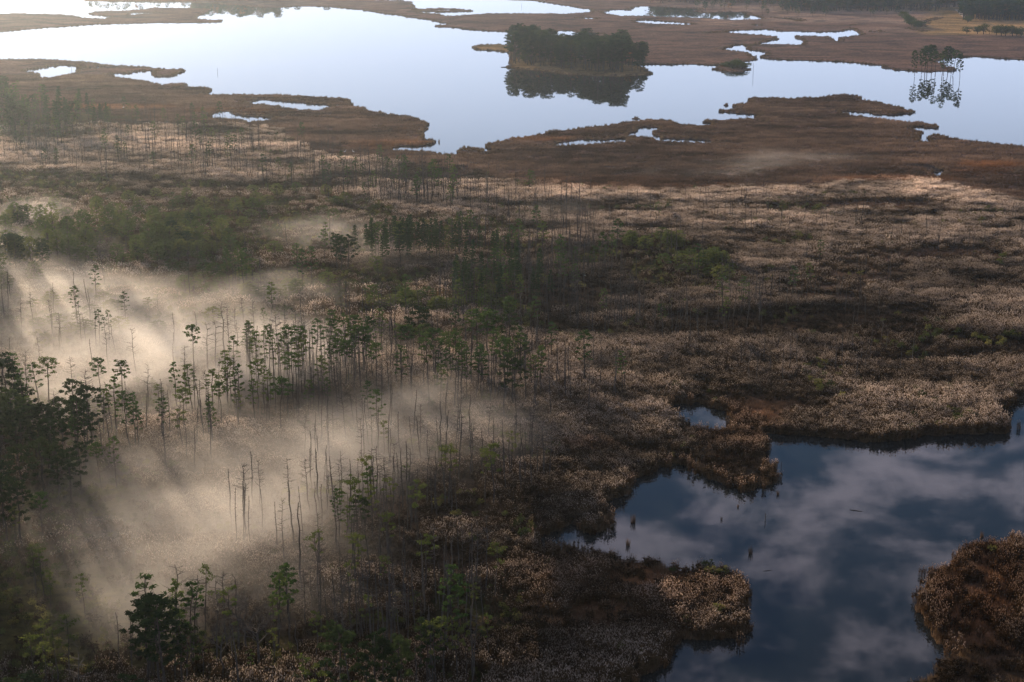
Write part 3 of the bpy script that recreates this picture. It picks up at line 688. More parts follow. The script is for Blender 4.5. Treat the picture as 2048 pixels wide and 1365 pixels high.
        for i in range(16):
            t_ = r.uniform(.4, 1); p = at(pts, t_); a = i * 2.4; ln = r.uniform(1.2, 3.4)
            q = p + Vector((math.cos(a) * ln, math.sin(a) * ln, r.uniform(.6, 3.2))); tr.tube(p, q, .07, .02, 4)
            cr.pad(q, r.uniform(1.0, 1.5), r.uniform(.8, 1.2), 46, .24, r, 0, 0)
    elif kind == 'bush':
        tr.path([(0, 0, 0), (.1, 0, TH * .3), (0, .1, TH * .5)], [.5, .35, .2], 6)
        for i in range(26):
            a = i * 2.4; u = r.random(); q = Vector((math.cos(a) * 5.2 * u ** .6, math.sin(a) * 5.2 * u ** .6, TH * (.25 + .62 * r.random() * (1.1 - u * .5))))
            tr.tube((0, 0, TH * .2), q, .15, .06, 3); cr.pad(q, 2.4, 1.9, 34, .62, r, 0, 0)
        mat = M_SHRUB2
    return tr.mesh('trunk', [wood]), cr.mesh('crown', [wood if kind in ('snag', 'pole', 'twiggy', 'spreading') else mat])
M_SHRUB2 = leafy('bush_leaves', [(0, (.028, .048, .016)), (1, (.060, .080, .024))], .4)

KINDS = {  # kind: (object name, category, look, number of variants, part name of the second part)
    'umbrella': ('pine_tree', 'pine tree', ['flat-topped green pine', 'round-topped green pine', 'slender spreading pine'], 8, 'crown'),
    'sunny': ('pine_tree', 'pine tree', ['yellow-green young pine', 'bright green sparse pine'], 4, 'crown'),
    'tall': ('pine_tree', 'pine tree', ['thin straggly pine', 'slim tufted pine'], 8, 'crown'),
    'full': ('pine_tree', 'pine tree', ['dense dark green pine', 'broad layered dark pine'], 5, 'crown'),
    'dense': ('pine_tree', 'pine tree', ['thick-crowned dark pine', 'bushy dark pine'], 5, 'crown'),
    'round': ('pine_tree', 'pine tree', ['young round-crowned pine', 'bushy olive-green pine'], 6, 'crown'),
    'cedar': ('cedar_tree', 'cedar tree', ['narrow dark green cedar'], 4, 'crown'),
    'snag': ('dead_tree', 'dead tree', ['short-branched bare snag', 'upswept leafless snag'], 5, 'branches'),
    'pole': ('dead_tree', 'dead tree', ['bare pole-like snag', 'thin branchless dead trunk'], 5, 'branches'),
    'twiggy': ('dead_tree', 'dead tree', ['leafless twiggy snag', 'twiggy-topped bare tree'], 4, 'branches'),
    'spreading': ('bare_tree', 'bare tree', ['wide leafless tree'], 3, 'branches'),
    'oak': ('broadleaf_tree', 'broadleaf tree', ['round orange-tinged tree'], 4, 'crown'),
    'fading': ('broadleaf_tree', 'broadleaf tree', ['grey-green broadleaf tree'], 3, 'crown'),
    'bush': ('bush', 'bush', ['rounded dark green bush'], 3, 'crown')}
PROTO = {k: [make_tree(k, i) for i in range(v[3])] for k, v in KINDS.items()}
JOIN = {}
def joined(kind, i):
    if (kind, i) not in JOIN:
        a, b_ = PROTO[kind][i]; me = bpy.data.meshes.new(KINDS[kind][0]); na = len(a.vertices)
        vs = [v.co[:] for v in a.vertices] + [v.co[:] for v in b_.vertices]
        fs = [tuple(p.vertices) for p in a.polygons] + [tuple(x_ + na for x_ in p.vertices) for p in b_.polygons]
        me.from_pydata(vs, [], fs); me.materials.append(a.materials[0]); me.materials.append(b_.materials[0])
        me.polygons.foreach_set('material_index', [0] * len(a.polygons) + [1] * len(b_.polygons)); me.update(); JOIN[(kind, i)] = me
    return JOIN[(kind, i)]

TREES = []   # dicts: kind, X, Y, h, lean, area phrase
def add_top(kind, px, py, h, area, lean=0.0, wide=1.0):
    yb = (py - HOR) / (1 - h / CAM_H) + HOR
    X, Y = g(px, yb); TREES.append(dict(kind=kind, X=X, Y=Y, h=h, lean=lean, area=area, wide=wide))
def add_base(kind, px, yb, h, area, lean=0.0, wide=1.0):
    X, Y = g(px, yb); TREES.append(dict(kind=kind, X=X, Y=Y, h=h, lean=lean, area=area, wide=wide))
def tops(area, ox, oy, s, lst):
    kd = {'d': 'snag', 'o': 'pole', 'w': 'twiggy', 'p': 'umbrella', 't': 'tall', 'f': 'full', 'y': 'sunny', 'b': 'spreading', 'c': 'cedar'}
    for it in lst:
        c, a, b_ = it[:3]; h = it[3] if len(it) > 3 else rnd.uniform(14, 17); ln = it[4] if len(it) > 4 else rnd.gauss(0, .02)
        add_top(kd[c], ox + a / s, oy + b_ / s, h, area, ln, (.9 if oy > 1000 else 1.05) if c in 'f' else (1.1 if oy > 850 and c in 'dowb' else 1.15 if c in 'dow' else .95))

tops('the bright mist edge', 0, 400, 2.926, [('d',350,650,13),('d',800,735,15),('o',1015,735,13,.10),('d',1220,700),('d',1265,690),('d',1320,590,18),
  ('d',1345,600,18),('p',1140,705,17),('d',1390,695),('t',1440,690),('t',1500,750),('p',1550,715),('d',1600,680),('w',1630,640,17),
  ('o',1735,660),('d',1760,690),('o',1665,590,8),('t',1845,670,18),('d',1945,620),('w',1940,720),('t',1580,740),('w',1475,745),('t',1455,700)])
tops('the left mist bank', 0, 400, 2.926, [('f',20,880,17),('f',50,930,17),('t',110,870,17),('w',170,850,18),('t',245,920),('p',290,890,16),('w',435,900,13),
  ('p',605,900,16),('p',715,920,15),('w',510,970,14),('f',170,1050,15),('f',445,1030,15),('w',530,1000,16),('f',540,1060,17),('d',310,1100,17),
  ('t',680,1010,16),('t',770,1090,16),('w',650,1120,16),('t',800,1100,15),('f',370,1140,13),('f',110,1190,15),('f',10,1120,16),('f',240,1180,13),('f',330,1200,14),('f',300,1260,14),('t',130,960),('f',140,1250,13)])
tops('the mid-mist stand', 0, 400, 2.926, [('d',870,940,14),('d',955,1030,13),('t',1035,930,14),('d',1085,840,14),('t',1130,940,15),('d',1185,970,14),('p',1300,1040,13),
  ('t',1330,860),('w',1385,900),('t',1410,940),('p',1510,920,14),('p',1720,870,15),('p',1640,1020,15),('t',1580,980,15),('t',1900,890,14),('w',1870,970,15),('w',1990,920,14),
  ('p',1080,1080,13),('y',1400,1100,11),('t',1225,1130,11),('o',1160,1130,10),('d',960,1130,12),('o',860,1080,13),('t',1960,780,15),('o',1780,900,14),('o',1820,940,14),('o',1740,930,15),('w',1760,910,14),('w',1840,960,13)])
tops('the upper mist group', 0, 400, 2.926, [('t',1330,270,15),('t',1345,275,15),('w',1385,240),('t',1405,250),('t',1450,270),('d',1480,275),('d',1530,290,14),('t',1430,290),
  ('d',1110,290,16),('o',1275,120,14),('t',1750,240),('t',1775,270),('t',1825,255),('t',1910,120,14),('f',1970,190,14),('f',2000,200,15),('f',2040,195,14),
  ('o',1685,120,12,.12),('o',925,535,8,.08),('d',620,290,14),('t',1900,165,13),('o',1435,130,15),('o',1935,70,15)])
tops('the central stand', 670, 530, 4.707, [('d',60,90),('o',100,70),('d',115,90),('d',150,120),('w',260,60),('d',305,180,14),('p',350,170,14),('d',420,140,18),('w',445,140,16),
  ('w',540,170,17),('d',565,150,19),('t',670,60,17),('w',800,90),('o',720,310,16),('f',800,370,15),('p',360,450,15),('p',280,550,15),('t',130,530,15),('t',190,640,13),
  ('p',400,690,15),('p',620,530,14),('p',680,545,14),('p',825,530,14),('p',960,570,17),('p',1280,390,15),('t',1330,380,17),('f',1640,370,17),('t',1515,560,16),
  ('f',1680,820,15),('d',1165,990,17),('t',400,1130,14),('t',1200,660,17),('d',1790,760),('b',550,720,10),('w',720,740,15),('p',1040,600,14),('w',30,930,14),
  ('t',1480,380),('t',1440,370),('t',1140,370),('t',870,590),('o',910,350),('w',975,290,14),('t',320,1060,12),('w',260,1220,12),('d',440,920,15),('o',520,1000,15,.03),('o',535,990,15,-.04),
  ('o',1460,820,15),('o',1590,940,14),('o',1700,1140,15),('o',1880,820,15),('o',1130,830,15),('t',1240,760),('t',1345,700),('t',1370,720),('o',1045,1010,15,-.04),('o',735,1080,15,.05)])
tops('the foreground clump', 250, 1080, 4.789, [('t',290,220,19),('f',220,470,16),('f',385,430,19),('t',485,500,15),('d',515,150,17),('t',510,290,16),('t',620,320,16),('d',650,240,17),
  ('y',770,150,15),('d',880,260,17),('w',975,210,15),('y',1040,360,15),('d',1110,270,15),('b',1160,400,13),('b',940,560,14),('o',1110,640,15),('b',1300,470,14),('t',1470,250,14),
  ('t',1580,150,15),('y',1440,510,10),('o',65,600,11),('o',740,480,13,-.06),('f',600,740,12),('f',330,560,16),('y',760,820,9),('y',1240,1010,7),('y',1440,800,8),('t',250,600,13),('t',560,640,14)])
tops('the bottom edge stand', 550, 1050, 4.333, [('f',590,740,19),('f',880,840,17),('f',960,900,16),('f',1080,880,16),('w',650,530,17),('d',655,240,14),('d',860,210,18),('o',1005,280,17),
  ('d',1040,260,17),('d',1090,350,16),('o',1425,200,18),('o',1500,200,19),('t',1540,260,18),('t',1590,340,16),('o',1360,560,17),('o',1380,640,16),('o',1720,520,17),('o',800,1020,14),('o',1230,900,15),
  ('o',215,765,10),('t',130,270,13),('t',30,360,12),('w',265,330,12),('d',400,380,12),('o',470,370,12,-.12),('d',550,450,13),('y',1270,750,12),('y',1470,740,13),('y',1400,760,14),
  ('y',360,710,10),('y',290,1060,12),('y',390,1120,14),('y',800,560,10),('o',955,580,14),('o',970,570,14),('y',1660,780,12),('y',1580,780,12),('w',1700,700,14),('f',1320,780,13),
  ('y',1750,470,8),('y',950,240,9),('y',1850,740,9),('y',1100,890,12)])
tops('the dim lower corner', 0, 866, 2.736, [('o',660,915,12,.03),('o',720,920,10),('d',450,1110,14),('o',315,1240,12),('y',390,950,13),('y',280,730,9),('f',120,240,14),('p',240,300,12),
  ('y',210,1060,12),('y',270,1100,12),('y',330,1040,11),('f',40,200,15),('f',20,120,15),('y',90,380,10),('y',250,600,11),('y',200,590,10),('y',470,750,9),('f',130,40,14),('f',250,10,15),('f',400,60,14),('f',450,40,12),
  ('f',330,40,13),('f',170,1290,10),('f',60,1320,10),('y',240,1000,9),('f',690,1290,10),('d',60,-20,16),('p',560,30,12),('t',640,-10,13)])
tops('the misty reeds', 550, 866, 2.736, [('d',90,110,14),('o',240,40,15),('w',-70,130,13),('o',145,300,19),('t',360,270,13),('t',395,380,10),('o',-120,60,14),('w',190,110,13,-.05),('y',360,290,9),
  ('o',330,60,15),('d',560,40,15),('f',480,330,9),('o',420,80,14),('o',650,60,15),('o',700,20,15),('t',530,160,12),('y',770,300,9),('o',880,50,15),('o',930,20,15),('y',720,150,8)])

def area_trees(area, ells, n, mix, hr, seed, taper=None, wide=1.0):
    r = random.Random(seed); ks = list(mix); wts = [mix[k_] for k_ in ks]; c = 0; tries = 0
    while c < n and tries < n * 60:
        tries += 1; e = r.choices(ells, [q[4] for q in ells])[0]
        a = r.uniform(0, 6.283); q = math.sqrt(r.random()); px_, py_ = e[0] + e[2] * q * math.cos(a), e[1] + e[3] * q * math.sin(a)
        X, Y = g(px_, py_)
        if not land(np.array([X]), np.array([Y]))[0]: continue
        if vnoise(np.array([X]), np.array([Y]), 22.0, 5)[0] < r.uniform(.1, .55): continue
        TREES.append(dict(kind=r.choices(ks, wts)[0], X=X, Y=Y, h=r.uniform(*hr), lean=r.gauss(0, .02), area=area, wide=wide)); c += 1
# (centre x, centre y, half width, half height, weight): bases of the trees
area_trees('the dark grove', [(230,500,230,45,6),(60,470,60,25,1),(40,580,50,24,1),(380,520,120,30,2)], 120, {'round': 7, 'dense': 1}, (5.5, 13), 1, wide=1.0)
area_trees('the pale shrubs', [(420,430,330,45,3),(560,560,240,50,2),(250,640,220,40,1)], 130, {'round': 5, 'sunny': 1, 'tall': 1}, (3.5, 7.5), 2, wide=1.1)
area_trees('the dark cedar stand', [(850,530,120,20,5),(760,520,60,16,1),(950,545,70,22,2),(1000,600,110,35,2.0)], 120, {'cedar': 7, 'tall': 2, 'pole': 2}, (11, 16), 3)
area_trees('the pole stand', [(1100,620,230,70,3),(1060,520,180,60,3),(1250,560,160,60,2),(1350,640,180,60,1)], 360, {'pole': 8, 'snag': 2, 'tall': 1}, (11, 17), 4)
area_trees('the bright reeds', [(900,760,230,70,3),(620,770,130,40,2),(1120,800,150,60,1.4)], 230, {'pole': 7, 'snag': 2.5, 'tall': 1.5, 'umbrella': .6}, (12, 17), 5)
area_trees('the lower reeds', [(820,960,280,110,3),(800,1230,200,90,2),(480,900,180,70,.7),(700,1080,260,70,1)], 210, {'pole': 6, 'snag': 2, 'twiggy': 1.5, 'sunny': 1}, (10, 16), 6)
area_trees('the far reeds', [(250,300,270,60,4),(560,340,220,40,2),(60,270,80,60,1.5),(780,390,160,30,2),(1000,420,200,30,1.4)], 850, {'pole': 8, 'snag': 2, 'tall': 1.2}, (11, 18), 7)
area_trees('the hazy far stand', [(15,240,50,45,3),(100,265,120,30,3)], 70, {'full': 2, 'tall': 3, 'cedar': 2}, (13, 23), 8)
area_trees('the right marsh', [(1500,600,300,90,2),(1500,440,330,45,1),(1900,480,150,60,.3),(1700,740,250,60,.4)], 180, {'pole': 8, 'tall': .4}, (8, 14), 9)
area_trees('the left edge grove', [(30,545,60,18,1)], 18, {'round': 4, 'dense': 2}, (10, 14), 21)
area_trees('the dark left edge', [(110,925,80,34,1),(20,900,60,60,.8)], 12, {'dense': 1, 'full': 3, 'umbrella': 2}, (12, 16), 22)
area_trees('the open mist', [(300,640,330,80,2),(330,900,260,60,1),(150,730,150,50,1),(480,820,200,60,2)], 90, {'pole': 5, 'snag': 4, 'twiggy': 2, 'tall': 3}, (10, 15), 14)
area_trees('the young pine patch', [(1380,555,90,28,2),(1300,500,60,14,.6)], 40, {'round': 5, 'sunny': 1}, (4, 7.5), 10, wide=1.1)
area_trees('the low pine patch', [(880,620,150,20,2),(1020,580,100,16,1)], 40, {'round': 5, 'sunny': 1}, (4, 7.5), 12, wide=1.1)
# the wooded island, peninsula, islet and field
r_ = random.Random(5); cnt = 0
while cnt < 190:
    px_ = r_.uniform(1022, 1292); py_ = r_.uniform(100, 150); X, Y = g(px_, py_)
    u = (px_ - 1022) / 270
    if not (104 + 18 * u < py_ < 129 + 18 * min(1, u * 1.6)) or not land(np.array([X]), np.array([Y]))[0]: continue
    hm = 26 if u < .3 else (21 if u < .5 else (25 if u < .85 else 17))
    kd = r_.choices(['dense', 'full', 'fading', 'oak'], [6, 2, 1.4 if u < .3 else .3, 1.3])[0]
    TREES.append(dict(kind=kd, X=X, Y=Y, h=hm * r_.uniform(.85, 1.1) * (.8 if kd in ('oak', 'fading') else 1), lean=0, area='the lake island', wide=1.25)); cnt += 1
for i_ in range(22):
    u = r_.random(); px_ = 1028 + 262 * u; py_ = r_.uniform(110 + 18 * u, 124 + 17 * min(1, u * 1.6))
    if land(*[np.array([v_]) for v_ in g(px_, py_)])[0]: add_base('bush', px_, py_, r_.uniform(4, 8), 'the lake island', 0, .8)
for a, b_, k_, w_ in [(760,590,'dense',.8*.8),(880,535,'dense',1.1),(960,530,'dense',.8*1.1),(905,560,'dense',.8*1.0),(1150,545,'dense',.8*1.05),(1100,590,'dense',.8*.9),(1190,570,'dense',.8*.8),(840,575,'dense',.8*.8),(1210,580,'umbrella',1.2),(1290,630,'dense',.8*.8),(1080,640,'tall',1.2),(1000,600,'umbrella',1.1)]:
    add_top(k_, 1700 + a / 5.885, b_ / 5.885, 21, 'the grassy point', 0, w_)
for a in range(7):
    add_base('bush', 1452 + a * 6.5, 134 + (a % 3) * 2.5, [4, 6, 7, 7.5, 7, 6, 4][a], 'the small round islet')
for a, b_, h_ in [(1375,402,9),(1500,406,11),(1570,412,15),(1640,412,8),(1720,425,13),(1780,432,15),(1830,432,14),(1910,436,15),(1960,436,11),(2010,444,12),(1385,270,10),(1395,262,9)]:
    add_base('oak' if False else ('fading' if h_ == 8 else 'bush'), 1700 + a / 5.885, b_ / 5.885, h_, 'the field edge', 0, .8)
for a, b_, h_ in [(640,235,12),(670,265,13),(690,290,12),(720,320,12),(760,335,11),(800,345,11),(610,215,10),(830,330,9),(700,300,13)]:
    add_base('bush', 1700 + a / 5.885, b_ / 5.885, h_, 'the ditch by the field', 0, .7)
add_base('oak', 1700 + 930 / 5.885, 132 / 5.885, 12, 'the field edge'); 

# ---- write the trees: the 300 largest of each kind one by one, the rest as one object per kind
for t_ in TREES:
    t_['d'] = math.hypot(t_['X'], t_['Y']); t_['px'], t_['py'] = pix(t_['X'], t_['Y'], 0); _, t_['pt'] = pix(t_['X'], t_['Y'], t_['h'])
    t_['vis'] = -5 < t_['px'] < 2053 and t_['pt'] < 1350 and t_['py'] > 5; t_['var'] = rnd.randrange(KINDS[t_['kind']][3]); t_['look'] = rnd.choice(KINDS[t_['kind']][2])
byname = {}
for t_ in TREES: byname.setdefault(KINDS[t_['kind']][0], []).append(t_)
single, rest = [], []
for nm, lst in byname.items():
    lst.sort(key=lambda q: -q['h'] / q['d'] * (1 if q['vis'] else 0))
    for i, t_ in enumerate(lst): (single if (i < 298 and t_['vis']) else rest).append(t_)
ORD = ['leftmost', 'second from left', 'third from left', 'fourth from left', 'fifth from left', 'sixth from left', 'seventh from left', 'eighth from left', 'ninth from left', 'tenth from left', 'eleventh from left', 'twelfth from left', 'thirteenth from left']
ROW = ['front row', 'second row', 'third row', 'fourth row', 'fifth row', 'sixth row', 'seventh row', 'eighth row', 'ninth row', 'tenth row', 'eleventh row', 'twelfth row', 'thirteenth row', 'back row']
areas = {}
for t_ in single: areas.setdefault(t_['area'], []).append(t_)
for ar, lst in areas.items():
    bycat = {}
    for t_ in lst: bycat.setdefault(KINDS[t_['kind']][1], []).append(t_)
    for cat, l2 in bycat.items():
        l2.sort(key=lambda q: -q['py']); nrow = max(1, math.ceil(len(l2) / 10)); per = math.ceil(len(l2) / nrow)
        for rr in range(nrow):
            row = sorted(l2[rr * per:(rr + 1) * per], key=lambda q: q['px'])
            for j, t_ in enumerate(row):
                if len(l2) == 1: lab = '%s, the only %s at %s' % (t_['look'], cat, ar)
                elif nrow == 1: lab = '%s, %s at %s' % (t_['look'], ORD[j] if j < len(row) - 1 else 'rightmost', ar)
                else: lab = '%s, %s in %s of %s' % (t_['look'], ORD[j] if j < len(row) - 1 else 'rightmost', ROW[min(rr, 13)], ar)
                t_['label'] = lab; t_['group'] = '%ss at %s' % (cat, ar)
for t_ in single:
    k_ = t_['kind']; nm, cat, _, _, part2 = KINDS[k_]; s = t_['h'] / TH; near = t_['h'] / t_['d'] > .013
    if near:
        o_ = bpy.data.objects.new(nm, None); o_.empty_display_size = .5; sc.collection.objects.link(o_)
        a, b_ = PROTO[k_][t_['var']]; obj('trunk', a, o_); q_ = obj(part2, b_, o_)
        if part2 == 'branches': q_['kind'] = 'stuff'
    else: o_ = obj(nm, joined(k_, t_['var']))
    o_.location = (t_['X'], t_['Y'], .3); o_.rotation_euler = (rnd.gauss(0, .015), t_['lean'], 0)
    o_.rotation_euler.z = rnd.uniform(0, 6.283) if abs(t_['lean']) < .05 else 0
    w_ = s * t_['wide'] * rnd.uniform(.82, 1.25); w_ = w_ if near else max(w_, 1.05); o_.scale = (w_, w_, s)
    tag(o_, t_['label'], cat, t_['group'])
REST_LABEL = {'dead_tree': ('dead_tree_stand', 'distant leafless trunks massed over the far reeds'), 'pine_tree': ('pine_woodland', 'small crowded pines in the hazy thickets'),
              'cedar_tree': ('cedar_woodland', 'crowded narrow cedars in the dark stand'), 'broadleaf_tree': ('broadleaf_woodland', 'scattered pale broadleaf trees in the thicket'),
              'bare_tree': ('bare_tree_stand', 'leafless trees at the frame edge'), 'bush': ('bush_thicket', 'small bushes at the far edge of the marsh')}
for nm in byname:
    lst = [t_ for t_ in rest if KINDS[t_['kind']][0] == nm]
    ks = sorted({t_['kind'] for t_ in lst})
    for q, k_ in enumerate(ks):
        l2 = [t_ for t_ in lst if t_['kind'] == k_]
        c = proto_coll('rest_' + k_, [joined(k_, i) for i in range(KINDS[k_][3])])
        s = np.array([t_['h'] / TH for t_ in l2]); wd = np.maximum(s * np.array([t_['wide'] for t_ in l2]), .8)
        scatter(REST_LABEL[nm][0], c, np.array([t_['X'] for t_ in l2]), np.array([t_['Y'] for t_ in l2]), np.full(len(l2), .3), np.column_stack([wd, wd, s]), None, REST_LABEL[nm][1], .03)

# ---- far woods, and an unseen wood added to shade the lower left
FOREST = proto_coll('forest_source', [joined('dense', 0), joined('dense', 1), joined('dense', 2), joined('umbrella', 0), joined('fading', 0), joined('oak', 1)])
def wood(name, label, boxes, hr, wide=1.3):
    X, Y = [], []
    for x0, x1, y0, y1, n in boxes:
        a, b_ = gv(rs.uniform(x0, x1, n), 1 / rs.uniform(1 / (y1 - HOR), 1 / (y0 - HOR), n) + HOR); X += list(a); Y += list(b_)
    X, Y = np.array(X), np.array(Y); k = land(X, Y); X, Y = X[k], Y[k]
    s = rs.uniform(hr[0], hr[1], len(X)) / TH; w_ = s * wide
    scatter(name, FOREST, X, Y, np.full(len(X), .2), np.column_stack([w_, w_, s]), None, label, .02)
wood('far_forest', 'dark forest massed along the far shore beyond the marsh', [(1300,1620,-12,7,500),(1560,1880,0,24,1000),(1860,1945,-10,17,260),(1925,2060,8,42,900),(2060,2400,0,46,500),(1925,2300,-20,10,300),(385,560,-14,4,260),(560,800,-30,-8,120)], (17, 26), 1.4)
wood('far_tree_belt', 'thin line of hazy trees on the far shore', [(170,390,-6,4,46),(1380,1800,-5,36,160)], (8, 15))

# unseen trees beyond the left edge, added dense to darken the lower left
mb_n = 420; X = rs.uniform(-250, -100, mb_n); Y = rs.uniform(270, 420, mb_n)
px_, py_ = pix(X, Y); k = (px_ < -60) & (px_ > -420); X, Y = X[k], Y[k]; s = rs.uniform(13, 19, len(X)) / TH
scatter('added_shade_wood', FOREST, X, Y, np.full(len(X), .2), np.column_stack([s * 1.3, s * 1.3, s]), None, 'unseen wood added left of the picture for corner shade', .02)

mb_n = 60; a_, b2 = gv(rs.uniform(-190, -30, mb_n), rs.uniform(470, 640, mb_n)); s = rs.uniform(10, 17, mb_n) / TH
scatter('west_wood', FOREST, a_, b2, np.full(mb_n, .2), np.column_stack([s * 1.2, s * 1.2, s]), None, 'dark grove standing left of the picture by the mist', .02)
# ------------------------------------------------------------------ small things
def tuft(seed):
    r = random.Random(seed); mb = MB()
    for i in range(70):
        a = r.uniform(0, 6.28); q = .45 * math.sqrt(r.random()); h = r.uniform(1.2, 2.4); w_ = .035; th = r.uniform(0, 3.14); k = len(mb.v)
        bx, by = q * math.cos(a), q * math.sin(a)
        mb.v += [(bx - w_ * math.cos(th), by - w_ * math.sin(th), -.2), (bx + w_ * math.cos(th), by + w_ * math.sin(th), -.2), (bx * 1.6 + r.gauss(0, .12), by * 1.6 + r.gauss(0, .12), h)]
        mb.f.append((k, k + 1, k + 2)); mb.m.append(0)
    return mb.mesh('reed_tuft', [M_SEDGE2])
M_SEDGE2 = leafy('tuft_blades', [(0, (.07, .045, .03)), (1, (.13, .085, .05))], .35)
tm = [tuft(i) for i in range(3)]
for i, (a, b_, s, lab) in enumerate([(1266,1046,1.0,'dark reed tuft alone in the pond below the left bank'),(1256,1092,.8,'reed tuft in the pond just off the pale headland'),
        (1501,1108,.8,'lone reed tuft in open pond water right of the headland'),(1556,990,.55,'small tuft just below the tip of the orange headland'),
        (1476,1015,.4,'tiny tuft nearest the middle of the pond'),(1443,1040,.4,'tiny tuft left of the middle of the pond'),(1500,1192,.8,'tuft against the right tip of the pale headland'),
        (1964,1075,.7,'dim tuft above the dark right bank'),(1207,1058,.8,'tuft in the narrow inlet beside the left bank'),(1190,1282,.6,'tuft at the lower shore of the headland'),
        (878,285,1.0,'dark tuft off the brown spit in the lake bay')]):
    o_ = obj('reed_tuft', tm[i % 3]); X, Y = g(a, b_); o_.location = (X, Y, 0); o_.scale = (s, s, s); o_.rotation_euler.z = i * 1.3
    tag(o_, lab, 'reed tuft', 'reed tufts standing in open water')
def stake(seed):
    r = random.Random(seed); mb = MB(); mb.path([(0, 0, -.8), (.05, 0, .8), (.02, .06, 1.9)], [.09, .08, .05], 6); mb.tube((.04, 0, 1.1), (.5, .1, 1.5), .035, .015, 4); return mb.mesh('stake', [M_DEAD])
sm = [stake(1), stake(2)]
for i, (a, b_, s, lab) in enumerate([(1228,1065,1.0,'thin dark stake standing in the pond near the left bank'),(1530,1042,.9,'short stake in the pond below the orange headland'),(1562,938,.9,'stake in the pond right of the orange headland'),
        (435,146,2.2,'dark post alone in the bright upper lake'),(143,139,2.2,'dark post in the round pool on the left'),(1392,935,1.2,'thin stake beside the shadowed bank above the pond'),(1043,14,3,'dark post in the far channel'),
        (1506,150,5,'tall thin pole in the water beside the round islet')]):
    o_ = obj('wooden_stake', sm[i % 2]); X, Y = g(a, b_); o_.location = (X, Y, 0); o_.scale = (min(s, 1.6), min(s, 1.6), s); tag(o_, lab, 'stake')
def log(n):
    mb = MB(); r = random.Random(n); mb.path([(-2.2, 0, .02), (-.6, .1, .08), (1, -.05, .06), (2.4, .2, .02)], [.12, .14, .12, .05], 6)
    mb.tube((.4, 0, .1), (1.0, .5, .55), .05, .02, 4); mb.tube((-.6, 0, .1), (-.9, -.6, .4), .05, .02, 4); return mb.mesh('log', [M_DEAD])
lm = log(1)
for i, (a, b_, s, rz, lab) in enumerate([(1712,1022,.6,-.4,'pale twiggy branch floating in the middle of the pond'),(1535,1142,.4,.2,'dark branch floating right of the pale headland'),(1297,964,.8,.3,'dark log floating by the shaded bank of the pond'),
        (1018,135,3.2,.1,'driftwood log jutting from the left tip of the island')]):
    o_ = obj('floating_branch', lm); X, Y = g(a, b_); o_.location = (X, Y, 0); o_.scale = (s, s, s); o_.rotation_euler.z = rz; tag(o_, lab, 'branch')
# egrets
body = MB()
rings = [(-.55, .02, .62), (-.35, .09, .66), (0, .15, .72), (.3, .12, .78), (.42, .06, .86), (.40, .045, 1.02), (.34, .04, 1.18), (.42, .045, 1.32), (.52, .04, 1.36), (.6, .012, 1.35)]
body.path([(a, 0, c) for a, _, c in rings], [max(.012, b_) for _, b_, _ in rings], 8)
bill = MB(); bill.tube((.58, 0, 1.35), (.80, 0, 1.32), .02, .004, 5)
leg = MB(); leg.tube((0, 0, .68), (.03, 0, .34), .016, .013, 4); leg.tube((.03, 0, .34), (0, 0, 0), .013, .011, 4); leg.tube((0, 0, 0.01), (.1, 0, 0), .01, .006, 4)
bm_, bl_, lg_ = body.mesh('body', [M_WHITE]), bill.mesh('bill', [M_BILL]), leg.mesh('leg', [M_LEG])
for i, (a, b_, rz, lab) in enumerate([(690, 312, .3, 'white egret standing in brown sedge, left bird of the pair'), (707, 312, 2.6, 'white egret standing in brown sedge, right bird of the pair'),
                                      (247, 222, 1.0, 'white egret far left at the edge of the orange sedge')]):
    o_ = bpy.data.objects.new('egret', None); sc.collection.objects.link(o_); X, Y = g(a, b_); o_.location = (X, Y, 1.3); o_.rotation_euler.z = rz; o_.scale = (1.4, 1.4, 1.4)
    obj('body', bm_, o_); obj('bill', bl_, o_)
    for s_ in (-.07, .07):
        q = obj('leg', lg_, o_); q.location.y = s_
    tag(o_, lab, 'egret', 'white egrets on the sedge marsh')

# ------------------------------------------------------------------ air: haze box, mist banks
def vol_mat(name, color, dens, g_, attr=False):
    m, t = new_mat(name); o = N(t, 'ShaderNodeOutputMaterial'); v = N(t, 'ShaderNodeVolumePrincipled')
    v.inputs['Color'].default_value = (*color, 1); v.inputs['Density'].default_value = dens; v.inputs['Anisotropy'].default_value = g_
    if not attr: v.inputs['Density Attribute'].default_value = ''
    L(t, v, 0, o, 'Volume'); return m
M_HAZE = vol_mat('haze_air', (.76, .90, 1.0), .000046, .80)
X0, X1, Y0, Y1, Z0, Z1 = -3200, 3600, -700, 8800, -1.6, 127
hv = [(x_, y_, z_) for z_ in (Z0, Z1) for y_ in (Y0, Y1) for x_ in (X0, X1)]
hm = bpy.data.meshes.new('haze'); hm.from_pydata(hv, [], [(0, 2, 3, 1), (4, 5, 7, 6), (0, 1, 5, 4), (2, 6, 7, 3), (0, 4, 6, 2), (1, 3, 7, 5)]); hm.materials.append(M_HAZE)
tag(obj('haze', hm), label='pale morning haze filling the air over the marsh', kind='stuff')

